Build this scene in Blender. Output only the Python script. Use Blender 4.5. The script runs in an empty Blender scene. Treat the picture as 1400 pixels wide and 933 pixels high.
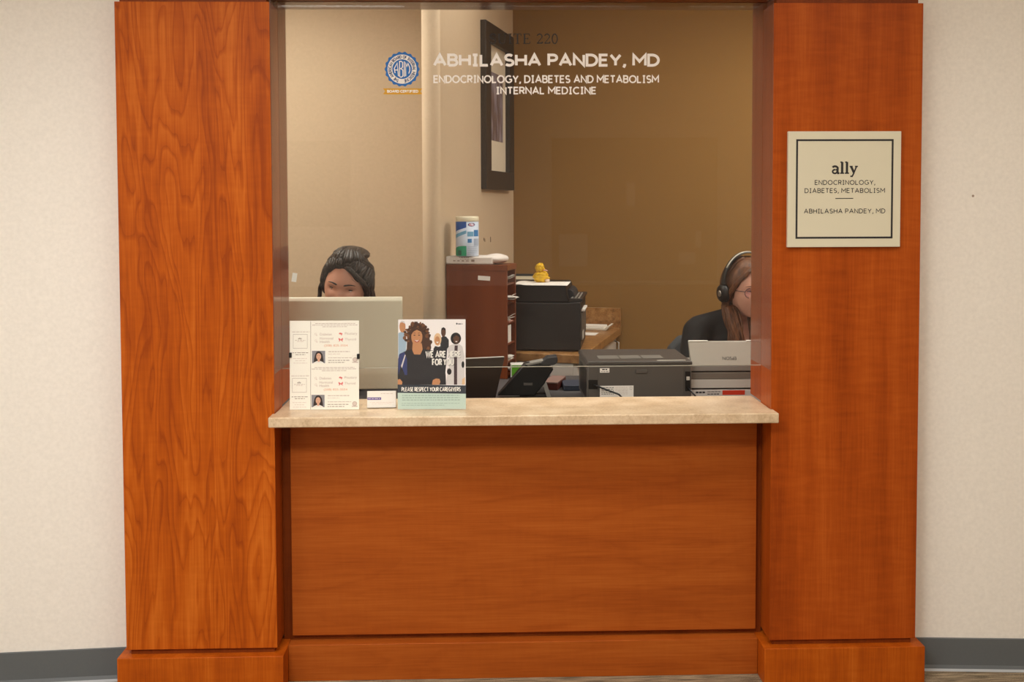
import bpy, bmesh, math, random
from mathutils import Vector, Matrix, noise as mnoise
PI = math.pi
C = bpy.context.scene.collection
sc = bpy.context.scene

# ------------------------------------------------------------------ camera
FPX, PPY = 1335.0, 334.08                      # focal length and principal row in a 1400x933 frame
CAM = Vector((-0.1147, -2.9703, 1.4883))
YAW, PITCH, ROLL = 0.0263, 0.0392, -0.0033
_fw = Vector((math.sin(YAW)*math.cos(PITCH), math.cos(YAW)*math.cos(PITCH), -math.sin(PITCH)))
_r0 = Vector((math.cos(YAW), -math.sin(YAW), 0)); _u0 = _r0.cross(_fw)
_r = _r0*math.cos(ROLL) + _u0*math.sin(ROLL); _u = -_r0*math.sin(ROLL) + _u0*math.cos(ROLL)
cd = bpy.data.cameras.new('camera'); cam = bpy.data.objects.new('camera', cd); C.objects.link(cam)
M = Matrix(((_r.x, _u.x, -_fw.x, CAM.x), (_r.y, _u.y, -_fw.y, CAM.y), (_r.z, _u.z, -_fw.z, CAM.z), (0, 0, 0, 1)))
cam.matrix_world = M
cd.sensor_fit = 'HORIZONTAL'; cd.sensor_width = 36.0; cd.lens = FPX*36.0/1400
cd.shift_y = (PPY-466.5)/1400; cd.clip_start = 0.05; cd.clip_end = 60
sc.camera = cam

def at(px, py, Y):
    d = _fw + _r*((px-700)/FPX) - _u*((py-PPY)/FPX)
    return CAM + d*((Y-CAM.y)/d.y)
def atz(px, py, Z):
    d = _fw + _r*((px-700)/FPX) - _u*((py-PPY)/FPX)
    return CAM + d*((Z-CAM.z)/d.z)

# ------------------------------------------------------------------ world, exposure, light levels
w = bpy.data.worlds.new('world'); sc.world = w; w.use_nodes = True
w.node_tree.nodes['Background'].inputs[0].default_value = (1.0, 0.93, 0.84, 1)
w.node_tree.nodes['Background'].inputs[1].default_value = 0.02
sc.view_settings.view_transform = 'Standard'; sc.view_settings.look = 'None'
sc.view_settings.exposure = 0.0; sc.view_settings.gamma = 1.0; sc.view_settings.use_curve_mapping = False
# ceiling lamps: x, y, watts, colour
LOBBY_LAMPS = [(-1.20, -2.70, 61.0, (1.0, 0.99, 0.965), 160), (0.30, -2.70, 7.0, (1.0, 0.93, 0.83), 157), (1.75, -2.70, 6.0, (1.0, 0.90, 0.74), 157),
               (-1.10, -1.20, 6.5, (1.0, 0.96, 0.90), 140), (0.25, -1.20, 4.5, (1.0, 0.93, 0.83), 138), (1.50, -1.20, 1.8, (1.0, 0.92, 0.80), 138)]       # the last number is the louvre cut-off in degrees
OFFICE_LAMP = (1.0, 0.95, 0.86)
OFFICE_LAMPS = [(1.80, 0.75, 34.0), (-1.35, 0.95, 21.0), (0.36, 1.05, 3.2)]
DAY_WINDOW = 1.6

# ------------------------------------------------------------------ materials
def srgb(r, g, b):
    f = lambda c: (c/255/12.92) if c <= 10.3 else (((c/255+0.055)/1.055)**2.4)
    return (f(r), f(g), f(b), 1)
MATS = {}
def newmat(name):
    m = bpy.data.materials.new(name); m.use_nodes = True
    n = m.node_tree.nodes; return m, n, m.node_tree.links, n['Principled BSDF']
def plain(name, col, rough=0.5, metal=0.0, spec=0.5, noise=0.0, nscale=40, bump=0.0, coat=0.0):
    if name in MATS: return MATS[name]
    m, n, l, b = newmat(name)
    b.inputs['Base Color'].default_value = col; b.inputs['Roughness'].default_value = rough
    b.inputs['Metallic'].default_value = metal; b.inputs['Specular IOR Level'].default_value = spec
    b.inputs['Coat Weight'].default_value = coat
    if noise or bump:
        tc = n.new('ShaderNodeTexCoord'); nz = n.new('ShaderNodeTexNoise')
        nz.inputs['Scale'].default_value = nscale; nz.inputs['Detail'].default_value = 5
        l.new(tc.outputs['Object'], nz.inputs['Vector'])
        if noise:
            mx = n.new('ShaderNodeMix'); mx.data_type = 'RGBA'
            mx.inputs[6].default_value = tuple(c*(1-noise) for c in col[:3])+(1,)
            mx.inputs[7].default_value = tuple(min(1, c*(1+noise)) for c in col[:3])+(1,)
            l.new(nz.outputs['Fac'], mx.inputs[0]); l.new(mx.outputs[2], b.inputs['Base Color'])
        if bump:
            bp = n.new('ShaderNodeBump'); bp.inputs['Strength'].default_value = bump; bp.inputs['Distance'].default_value = 0.002
            l.new(nz.outputs['Fac'], bp.inputs['Height']); l.new(bp.outputs[0], b.inputs['Normal'])
    MATS[name] = m; return m
def emis(name, col, s):
    m, n, l, b = newmat(name)
    b.inputs['Base Color'].default_value = (0.8, 0.8, 0.8, 1)
    b.inputs['Emission Color'].default_value = tuple(col[:3])+(1,); b.inputs['Emission Strength'].default_value = s
    return m
def ramp(n, stops):
    r = n.new('ShaderNodeValToRGB'); e = r.color_ramp.elements
    while len(e) > 1: e.remove(e[-1])
    e[0].position, e[0].color = stops[0]
    for p, c in stops[1:]:
        q = e.new(p); q.color = c
    return r
def wood(name, dark, mid, light, axis='z', seed=0.0, cathedral=1.0, flame=0.3, rough=0.42, spec=0.16, broad=1.0):
    """cherry veneer: long fibres plus cathedral arches along one axis"""
    m, n, l, b = newmat(name)
    tc = n.new('ShaderNodeTexCoord'); mp = n.new('ShaderNodeMapping'); mp.vector_type = 'POINT'
    mp.inputs['Location'].default_value = (seed*1.7, seed*0.3, seed*2.3)
    if axis == 'x': mp.inputs['Rotation'].default_value = (0, PI/2, 0)
    l.new(tc.outputs['Object'], mp.inputs['Vector'])
    # cathedral rings: distance field warped by low noise, stretched along the grain
    s1 = n.new('ShaderNodeMapping'); s1.inputs['Scale'].default_value = (7.0, 7.0, 1.1); l.new(mp.outputs[0], s1.inputs['Vector'])
    nz = n.new('ShaderNodeTexNoise'); nz.inputs['Scale'].default_value = 1.0; nz.inputs['Detail'].default_value = 2.5; nz.inputs['Distortion'].default_value = 0.4
    l.new(s1.outputs[0], nz.inputs['Vector'])
    mu = n.new('ShaderNodeMath'); mu.operation = 'MULTIPLY'; mu.inputs[1].default_value = 17.0*cathedral; l.new(nz.outputs['Fac'], mu.inputs[0])
    sn = n.new('ShaderNodeMath'); sn.operation = 'FRACT'; l.new(mu.outputs[0], sn.inputs[0])
    r1 = ramp(n, [(0.0, (0.30,)*3+(1,)), (0.26, (0.62,)*3+(1,)), (0.7, (0.55,)*3+(1,)), (1.0, (0.45,)*3+(1,))]); l.new(sn.outputs[0], r1.inputs['Fac'])
    # fine fibres
    s2 = n.new('ShaderNodeMapping'); s2.inputs['Scale'].default_value = (220, 220, 7); l.new(mp.outputs[0], s2.inputs['Vector'])
    nf = n.new('ShaderNodeTexNoise'); nf.inputs['Scale'].default_value = 1.0; nf.inputs['Detail'].default_value = 3; l.new(s2.outputs[0], nf.inputs['Vector'])
    # broad ribbons of tone and cross flame
    s3 = n.new('ShaderNodeMapping'); s3.inputs['Scale'].default_value = (14, 14, 0.9); l.new(mp.outputs[0], s3.inputs['Vector'])
    nr = n.new('ShaderNodeTexNoise'); nr.inputs['Scale'].default_value = 1.0; nr.inputs['Detail'].default_value = 3; l.new(s3.outputs[0], nr.inputs['Vector'])
    s4 = n.new('ShaderNodeMapping'); s4.inputs['Scale'].default_value = (10, 10, 55); l.new(mp.outputs[0], s4.inputs['Vector'])
    nl = n.new('ShaderNodeTexNoise'); nl.inputs['Scale'].default_value = 1.0; nl.inputs['Detail'].default_value = 2; nl.inputs['Distortion'].default_value = 0.6; l.new(s4.outputs[0], nl.inputs['Vector'])
    def madd(a, k, c):
        q = n.new('ShaderNodeMath'); q.operation = 'MULTIPLY_ADD'; q.inputs[1].default_value = k
        l.new(a, q.inputs[0])
        if isinstance(c, (int, float)): q.inputs[2].default_value = c
        else: l.new(c, q.inputs[2])
        return q.outputs[0]
    v = madd(r1.outputs['Color'], 1.0*cathedral, 0.0)
    v = madd(nf.outputs['Fac'], 0.50, v); v = madd(nr.outputs['Fac'], broad, v); v = madd(nl.outputs['Fac'], flame, v)
    tot = 0.55*1.0*cathedral+0.25+0.5*broad+flame*0.5
    v = madd(v, 1.0, 0.5-tot)
    cr = ramp(n, [(0.22, dark), (0.5, mid), (0.78, light)]); l.new(v, cr.inputs['Fac'])
    l.new(cr.outputs['Color'], b.inputs['Base Color'])
    b.inputs['Roughness'].default_value = rough; b.inputs['Specular IOR Level'].default_value = spec
    bp = n.new('ShaderNodeBump'); bp.inputs['Strength'].default_value = 0.05; bp.inputs['Distance'].default_value = 0.001
    l.new(nf.outputs['Fac'], bp.inputs['Height']); l.new(bp.outputs[0], b.inputs['Normal'])
    return m
def stone(name, c0, c1, c2, scale=60, rough=0.3, vein=None):
    m, n, l, b = newmat(name)
    tc = n.new('ShaderNodeTexCoord'); nz = n.new('ShaderNodeTexNoise'); nz.inputs['Scale'].default_value = scale; nz.inputs['Detail'].default_value = 6; nz.inputs['Roughness'].default_value = 0.7
    l.new(tc.outputs['Object'], nz.inputs['Vector'])
    n2 = n.new('ShaderNodeTexNoise'); n2.inputs['Scale'].default_value = scale*0.12; n2.inputs['Detail'].default_value = 4; l.new(tc.outputs['Object'], n2.inputs['Vector'])
    ad = n.new('ShaderNodeMath'); ad.operation = 'MULTIPLY_ADD'; ad.inputs[1].default_value = 0.6; l.new(n2.outputs['Fac'], ad.inputs[0])
    hm = n.new('ShaderNodeMath'); hm.operation = 'MULTIPLY_ADD'; hm.inputs[1].default_value = 0.7; hm.inputs[2].default_value = -0.15; l.new(nz.outputs['Fac'], hm.inputs[0]); l.new(hm.outputs[0], ad.inputs[2])
    cr = ramp(n, [(0.3, c0), (0.5, c1), (0.72, c2)]); l.new(ad.outputs[0], cr.inputs['Fac'])
    l.new(cr.outputs['Color'], b.inputs['Base Color']); b.inputs['Roughness'].default_value = rough
    return m
def wallpaint(name, col, rough=0.75, specks=False):
    m, n, l, b = newmat(name)
    tc = n.new('ShaderNodeTexCoord'); nz = n.new('ShaderNodeTexNoise'); nz.inputs['Scale'].default_value = 260; nz.inputs['Detail'].default_value = 3
    l.new(tc.outputs['Object'], nz.inputs['Vector'])
    bp = n.new('ShaderNodeBump'); bp.inputs['Strength'].default_value = 0.15; bp.inputs['Distance'].default_value = 0.0008
    l.new(nz.outputs['Fac'], bp.inputs['Height']); l.new(bp.outputs[0], b.inputs['Normal'])
    n2 = n.new('ShaderNodeTexNoise'); n2.inputs['Scale'].default_value = 90; n2.inputs['Detail'].default_value = 4; l.new(tc.outputs['Object'], n2.inputs['Vector'])
    cr = ramp(n, [(0.25, tuple(c*0.95 for c in col[:3])+(1,)), (0.75, tuple(min(1, c*1.04) for c in col[:3])+(1,))]); l.new(n2.outputs['Fac'], cr.inputs['Fac'])
    out = cr.outputs['Color']
    if specks:                               # a few scuffs and nicks in the paint
        vo = n.new('ShaderNodeTexVoronoi'); vo.inputs['Scale'].default_value = 7; l.new(tc.outputs['Object'], vo.inputs['Vector'])
        lt = n.new('ShaderNodeMath'); lt.operation = 'LESS_THAN'; lt.inputs[1].default_value = 0.028; l.new(vo.outputs['Distance'], lt.inputs[0])
        mx = n.new('ShaderNodeMix'); mx.data_type = 'RGBA'; mx.inputs[7].default_value = srgb(140, 110, 85)
        sp = n.new('ShaderNodeMath'); sp.operation = 'MULTIPLY'; sp.inputs[1].default_value = 0.8; l.new(lt.outputs[0], sp.inputs[0])
        l.new(sp.outputs[0], mx.inputs[0]); l.new(out, mx.inputs[6]); out = mx.outputs[2]
    l.new(out, b.inputs['Base Color']); b.inputs['Roughness'].default_value = rough; b.inputs['Specular IOR Level'].default_value = 0.25
    return m
def glassmat(name, tint=(1, 1, 1), haze=0.03, refl=1.0, rough=0.0):
    """thin clear sheet: fresnel reflection over straight transmission, with a trace of dust"""
    m = bpy.data.materials.new(name); m.use_nodes = True
    n = m.node_tree.nodes; l = m.node_tree.links; n.remove(n['Principled BSDF']); o = n['Material Output']
    tr = n.new('ShaderNodeBsdfTransparent'); tr.inputs[0].default_value = tuple(tint)+(1,)
    gl = n.new('ShaderNodeBsdfGlossy'); gl.inputs['Roughness'].default_value = rough
    fr = n.new('ShaderNodeFresnel'); fr.inputs['IOR'].default_value = 1.45
    mk = n.new('ShaderNodeMath'); mk.operation = 'MULTIPLY'; mk.inputs[1].default_value = refl; l.new(fr.outputs[0], mk.inputs[0])
    ge = n.new('ShaderNodeNewGeometry'); bk = n.new('ShaderNodeMath'); bk.operation = 'SUBTRACT'; bk.inputs[0].default_value = 1.0; l.new(ge.outputs['Backfacing'], bk.inputs[1])
    m3 = n.new('ShaderNodeMath'); m3.operation = 'MULTIPLY'; l.new(mk.outputs[0], m3.inputs[0]); l.new(bk.outputs[0], m3.inputs[1]); mk = m3
    df = n.new('ShaderNodeBsdfDiffuse'); df.inputs[0].default_value = (0.85, 0.82, 0.78, 1)
    m1 = n.new('ShaderNodeMixShader'); m1.inputs[0].default_value = haze; l.new(tr.outputs[0], m1.inputs[1]); l.new(df.outputs[0], m1.inputs[2])
    m2 = n.new('ShaderNodeMixShader'); l.new(mk.outputs[0], m2.inputs[0]); l.new(m1.outputs[0], m2.inputs[1]); l.new(gl.outputs[0], m2.inputs[2])
    l.new(m2.outputs[0], o.inputs['Surface'])
    return m
def hairmat(name, dark, light, sc_=(160, 160, 18)):
    m, n, l, b = newmat(name)
    tc = n.new('ShaderNodeTexCoord'); mp = n.new('ShaderNodeMapping'); mp.inputs['Scale'].default_value = sc_; l.new(tc.outputs['Object'], mp.inputs['Vector'])
    nz = n.new('ShaderNodeTexNoise'); nz.inputs['Scale'].default_value = 1; nz.inputs['Detail'].default_value = 4; nz.inputs['Distortion'].default_value = 0.6; l.new(mp.outputs[0], nz.inputs['Vector'])
    cr = ramp(n, [(0.3, dark), (0.7, light)]); l.new(nz.outputs['Fac'], cr.inputs['Fac']); l.new(cr.outputs['Color'], b.inputs['Base Color'])
    b.inputs['Roughness'].default_value = 0.42; b.inputs['Specular IOR Level'].default_value = 0.35
    bp = n.new('ShaderNodeBump'); bp.inputs['Strength'].default_value = 0.5; bp.inputs['Distance'].default_value = 0.003; l.new(nz.outputs['Fac'], bp.inputs['Height']); l.new(bp.outputs[0], b.inputs['Normal'])
    return m
def carpetmat(name):
    m, n, l, b = newmat(name)
    tc = n.new('ShaderNodeTexCoord'); mp = n.new('ShaderNodeMapping'); mp.inputs['Scale'].default_value = (9, 130, 1); l.new(tc.outputs['Object'], mp.inputs['Vector'])
    nz = n.new('ShaderNodeTexNoise'); nz.inputs['Scale'].default_value = 1.2; nz.inputs['Detail'].default_value = 3; l.new(mp.outputs[0], nz.inputs['Vector'])
    n2 = n.new('ShaderNodeTexNoise'); n2.inputs['Scale'].default_value = 420; n2.inputs['Detail'].default_value = 2; l.new(tc.outputs['Object'], n2.inputs['Vector'])
    ad = n.new('ShaderNodeMath'); ad.operation = 'MULTIPLY_ADD'; ad.inputs[1].default_value = 0.5; l.new(n2.outputs['Fac'], ad.inputs[0])
    h = n.new('ShaderNodeMath'); h.operation = 'MULTIPLY'; h.inputs[1].default_value = 0.5; l.new(nz.outputs['Fac'], h.inputs[0]); l.new(h.outputs[0], ad.inputs[2])
    cr = ramp(n, [(0.36, srgb(62, 54, 46)), (0.46, srgb(128, 113, 92)), (0.6, srgb(186, 166, 138))]); l.new(ad.outputs[0], cr.inputs['Fac'])
    l.new(cr.outputs['Color'], b.inputs['Base Color']); b.inputs['Roughness'].default_value = 0.95; b.inputs['Specular IOR Level'].default_value = 0.1
    bp = n.new('ShaderNodeBump'); bp.inputs['Strength'].default_value = 0.6; bp.inputs['Distance'].default_value = 0.004; l.new(n2.outputs['Fac'], bp.inputs['Height']); l.new(bp.outputs[0], b.inputs['Normal'])
    return m

CH_D, CH_M, CH_L = (0.320, 0.054, 0.0035, 1), (0.475, 0.094, 0.0050, 1), (0.610, 0.150, 0.0140, 1)
W_LEFT = wood('cherry veneer with arches', CH_D, CH_M, CH_L, 'z', 3.1, 1.0, 0.16)
W_RIGHT = wood('cherry veneer with ribbons', (0.29, 0.048, 0.004, 1), (0.40, 0.072, 0.006, 1), (0.50, 0.104, 0.011, 1), 'z', 11.7, 0.15, 0.42)
W_PLINTH = wood('cherry veneer plinth', CH_D, CH_M, CH_L, 'z', 7.3, 0.3, 0.2)
W_PANEL = wood('cherry veneer level grain', (0.285, 0.056, 0.0070, 1), (0.390, 0.088, 0.0110, 1), (0.470, 0.122, 0.0180, 1), 'x', 5.2, 0.35, 0.12, broad=0.6)
W_DARK = wood('cherry veneer reveal', (0.16, 0.030, 0.005, 1), (0.22, 0.044, 0.007, 1), (0.27, 0.058, 0.010, 1), 'z', 9.4, 0.3, 0.2)
W_JAMB = wood('cherry edge', (0.29, 0.050, 0.005, 1), (0.40, 0.076, 0.007, 1), (0.50, 0.110, 0.013, 1), 'z', 6.1, 0.2, 0.2, 0.34, 0.25)
W_SORT = wood('mahogany laminate', (0.150, 0.038, 0.012, 1), (0.185, 0.047, 0.015, 1), (0.225, 0.060, 0.020, 1), 'z', 2.2, 0.3, 0.1, 0.35)
STONE = stone('beige stone top', srgb(192, 164, 130), srgb(218, 193, 160), srgb(236, 216, 188), 120, 0.3)
GRANITE = stone('brown granite', srgb(96, 64, 34), srgb(156, 110, 62), srgb(188, 144, 92), 260, 0.3)
WALL_L = wallpaint('cream wall paint', srgb(246, 241, 233), specks=True)
WALL_O = wallpaint('tan office wall paint', srgb(206, 184, 156))
WALL_F = wallpaint('brown vinyl wallcovering', srgb(138, 102, 54))
CEIL = plain('white ceiling', srgb(232, 226, 216), 0.9)
CARPET = carpetmat('flecked carpet')
COVE = plain('grey vinyl cove base', srgb(98, 103, 106), 0.45, noise=0.06, nscale=150)
COVE_LIP = plain('base lip with caught light', srgb(176, 180, 184), 0.5)  # light catching on the toe is put into this paler grey
GLASS = glassmat('clear glass', (0.97, 0.98, 0.97), 0.008, 1.0)
GLASS_EDGE = plain('polished glass edge', srgb(176, 172, 160), 0.2)
ACRYL = glassmat('clear acrylic', (0.995, 1.0, 1.0), 0.003, 0.3)
BLACK = plain('black plastic', srgb(15, 14, 14), 0.45)
BLACKM = plain('matte black plastic', srgb(36, 36, 40), 0.6, noise=0.1, nscale=300)
DGREY = plain('charcoal printer plastic', srgb(84, 79, 74), 0.55, noise=0.06, nscale=400)
DGREY2 = plain('dark charcoal plastic', srgb(32, 29, 28), 0.45)
LGREY = plain('light grey plastic', srgb(196, 192, 184), 0.45)
MGREY = plain('mid grey plastic', srgb(138, 134, 128), 0.5)
SILVER = plain('silver painted metal', srgb(188, 186, 176), 0.38, 0.35)
WHITE = plain('white paper', srgb(240, 236, 230), 0.7)
CREAMP = plain('cream paper', srgb(253, 248, 237), 0.65)
WHITEV = plain('white vinyl letters', srgb(248, 242, 236), 0.6)
BLUEV = plain('blue vinyl', srgb(18, 104, 184), 0.55)
GOLDV = plain('gold vinyl', srgb(214, 158, 22), 0.55)
INK = plain('black ink', srgb(38, 36, 38), 0.6)
INKS = plain('dark brown letters', srgb(20, 13, 8), 0.6)
SIGNF = plain('frosted sign acrylic', srgb(226, 220, 196), 0.35)
CABW = plain('white cabinet laminate', srgb(214, 206, 196), 0.45)
CHROME = plain('brushed steel', srgb(190, 186, 180), 0.3, 0.9)
FABG = plain('grey chair fabric', srgb(68, 71, 74), 0.9, noise=0.2, nscale=500, bump=0.3)

# ------------------------------------------------------------------ builders
class B:
    def __init__(s, M=None): s.bm = bmesh.new(); s.M = M or Matrix()
    def _add(s, vs, fs, mi=0, smooth=False):
        v = [s.bm.verts.new(s.M @ Vector(p)) for p in vs]; out = []
        for f in fs:
            try:
                q = s.bm.faces.new([v[i] for i in f]); q.material_index = mi; q.smooth = smooth; out.append(q)
            except ValueError: pass
        return v, out
    def box(s, x0, x1, y0, y1, z0, z1, bev=0.0, mi=0, seg=2):
        if x0 > x1: x0, x1 = x1, x0
        if y0 > y1: y0, y1 = y1, y0
        if z0 > z1: z0, z1 = z1, z0
        vs = [(x0, y0, z0), (x1, y0, z0), (x1, y1, z0), (x0, y1, z0), (x0, y0, z1), (x1, y0, z1), (x1, y1, z1), (x0, y1, z1)]
        v, f = s._add(vs, [(0, 3, 2, 1), (4, 5, 6, 7), (0, 1, 5, 4), (1, 2, 6, 5), (2, 3, 7, 6), (3, 0, 4, 7)], mi)
        if bev > 0:
            es = list({e for q in f for e in q.edges})
            r = bmesh.ops.bevel(s.bm, geom=es, offset=min(bev, 0.45*min(x1-x0, y1-y0, z1-z0)), segments=seg, profile=0.5, affect='EDGES')
            for q in r['faces']: q.material_index = mi; q.smooth = True
        return s
    def prism(s, pts, a0, a1, axis='z', bev=0.0, mi=0, seg=2):
        """polygon pts extruded along axis; axis x: (y,z), y: (x,z), z: (x,y)"""
        n = len(pts)
        mk = {'z': lambda p, a: (p[0], p[1], a), 'y': lambda p, a: (p[0], a, p[1]), 'x': lambda p, a: (a, p[0], p[1])}[axis]
        vs = [mk(p, a0) for p in pts]+[mk(p, a1) for p in pts]
        fs = [tuple(range(n)), tuple(range(2*n-1, n-1, -1))]+[(i, i+n, (i+1) % n+n, (i+1) % n) for i in range(n)]
        v, f = s._add(vs, fs, mi)
        bmesh.ops.recalc_face_normals(s.bm, faces=f)
        if bev > 0:
            es = list({e for q in f for e in q.edges})
            r = bmesh.ops.bevel(s.bm, geom=es, offset=bev, segments=seg, profile=0.5, affect='EDGES')
            for q in r['faces']: q.material_index = mi; q.smooth = True
        return s
    def tube(s, pts, r, n=10, mi=0, caps=True):
        pts = [Vector(p) for p in pts]; k = len(pts); rs = r if isinstance(r, (list, tuple)) else [r]*k
        rings = []; up = Vector((0, 0, 1)); nrm = None
        for i, p in enumerate(pts):
            t = (pts[min(i+1, k-1)]-pts[max(i-1, 0)])
            if t.length < 1e-9: t = Vector((0, 0, 1))
            t.normalize()
            if nrm is None:
                nrm = t.cross(up if abs(t.z) < 0.95 else Vector((1, 0, 0))).normalized()
            else:
                nrm = (nrm-t*nrm.dot(t))
                nrm = nrm.normalized() if nrm.length > 1e-6 else t.orthogonal().normalized()
            bn = t.cross(nrm)
            rings.append([s.bm.verts.new(s.M @ (p+(nrm*math.cos(a)+bn*math.sin(a))*rs[i])) for a in [2*PI*j/n for j in range(n)]])
        for i in range(k-1):
            for j in range(n):
                q = s.bm.faces.new((rings[i][j], rings[i][(j+1) % n], rings[i+1][(j+1) % n], rings[i+1][j])); q.smooth = True; q.material_index = mi
        if caps:
            for rg, rev in ((rings[0], True), (rings[-1], False)):
                q = s.bm.faces.new(rg[::-1] if rev else rg); q.material_index = mi
        return s
    def lathe(s, prof, n=32, cx=0, cy=0, mi=0, smooth=True):
        rings = [[s.bm.verts.new(s.M @ Vector((cx+r*math.cos(2*PI*j/n), cy+r*math.sin(2*PI*j/n), z))) for j in range(n)] for r, z in prof]
        for i in range(len(prof)-1):
            for j in range(n):
                q = s.bm.faces.new((rings[i][j], rings[i][(j+1) % n], rings[i+1][(j+1) % n], rings[i+1][j])); q.smooth = smooth; q.material_index = mi
        q = s.bm.faces.new(rings[0][::-1]); q.material_index = mi; q = s.bm.faces.new(rings[-1]); q.material_index = mi
        return s
    def ball(s, c, r, nu=20, nv=14, mi=0, fn=None):
        r = r if isinstance(r, (list, tuple)) else (r, r, r); c = Vector(c); rows = []
        for i in range(1, nv):
            ph = PI*i/nv; row = []
            for j in range(nu):
                th = 2*PI*j/nu; d = Vector((math.sin(ph)*math.cos(th), math.sin(ph)*math.sin(th), math.cos(ph)))
                p = Vector((d.x*r[0], d.y*r[1], d.z*r[2]))
                if fn: p = p*fn(d)
                row.append(s.bm.verts.new(s.M @ (c+p)))
            rows.append(row)
        def pole(sg):
            d = Vector((0, 0, sg)); p = d*r[2]
            if fn: p = p*fn(d)
            return s.bm.verts.new(s.M @ (c+p))
        a, b_ = pole(1), pole(-1); fs = []
        for i in range(len(rows)-1):
            for j in range(nu): fs.append((rows[i][j], rows[i+1][j], rows[i+1][(j+1) % nu], rows[i][(j+1) % nu]))
        for j in range(nu):
            fs.append((a, rows[0][j], rows[0][(j+1) % nu])); fs.append((rows[-1][j], b_, rows[-1][(j+1) % nu]))
        for f in fs:
            q = s.bm.faces.new(f); q.smooth = True; q.material_index = mi
        return s
    def poly(s, pts3, mi=0):
        v = [s.bm.verts.new(s.M @ Vector(p)) for p in pts3]; q = s.bm.faces.new(v); q.material_index = mi; return s
    def flat(s, pts2, y=0.0, mi=0):
        """flat polygon in the x,z plane facing -y"""
        a = sum(pts2[i][0]*pts2[(i+1) % len(pts2)][1]-pts2[(i+1) % len(pts2)][0]*pts2[i][1] for i in range(len(pts2)))
        p = pts2 if a > 0 else pts2[::-1]
        return s.poly([(x, y, z) for x, z in p], mi)
    def rect(s, x0, x1, z0, z1, y=0.0, mi=0): return s.flat([(x0, z0), (x1, z0), (x1, z1), (x0, z1)], y, mi)
    def disc(s, cx, cz, rx, rz, y=0.0, mi=0, n=28): return s.flat([(cx+rx*math.cos(2*PI*i/n), cz+rz*math.sin(2*PI*i/n)) for i in range(n)], y, mi)
    def frame(s, x0, x1, z0, z1, t, y=0.0, mi=0):
        s.rect(x0, x1, z0, z0+t, y, mi); s.rect(x0, x1, z1-t, z1, y, mi); s.rect(x0, x0+t, z0+t, z1-t, y, mi); return s.rect(x1-t, x1, z0+t, z1-t, y, mi)
    def obj(s, name, mats, parent=None):
        me = bpy.data.meshes.new(name); s.bm.to_mesh(me); s.bm.free()
        for m in (mats if isinstance(mats, (list, tuple)) else [mats]): me.materials.append(m)
        o = bpy.data.objects.new(name, me); C.objects.link(o)
        if parent is not None: o.parent = parent
        return o
def tag(o, label, cat, group=None):
    o['label'] = label; o['category'] = cat
    if group: o['group'] = group
    return o
def thing(name, label, cat, loc=(0, 0, 0), rotz=0.0, group=None, rotx=0.0):
    o = bpy.data.objects.new(name, None); C.objects.link(o); o.empty_display_size = 0.05
    o.location = loc; o.rotation_euler = (rotx, 0, rotz)
    return tag(o, label, cat, group)
def struct(o): o['kind'] = 'structure'; return o
def copy_tree(o, parent=None):
    c = o.copy(); C.objects.link(c)
    if parent is not None: c.parent = parent
    for ch in list(o.children): copy_tree(ch, c)
    return c

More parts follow.
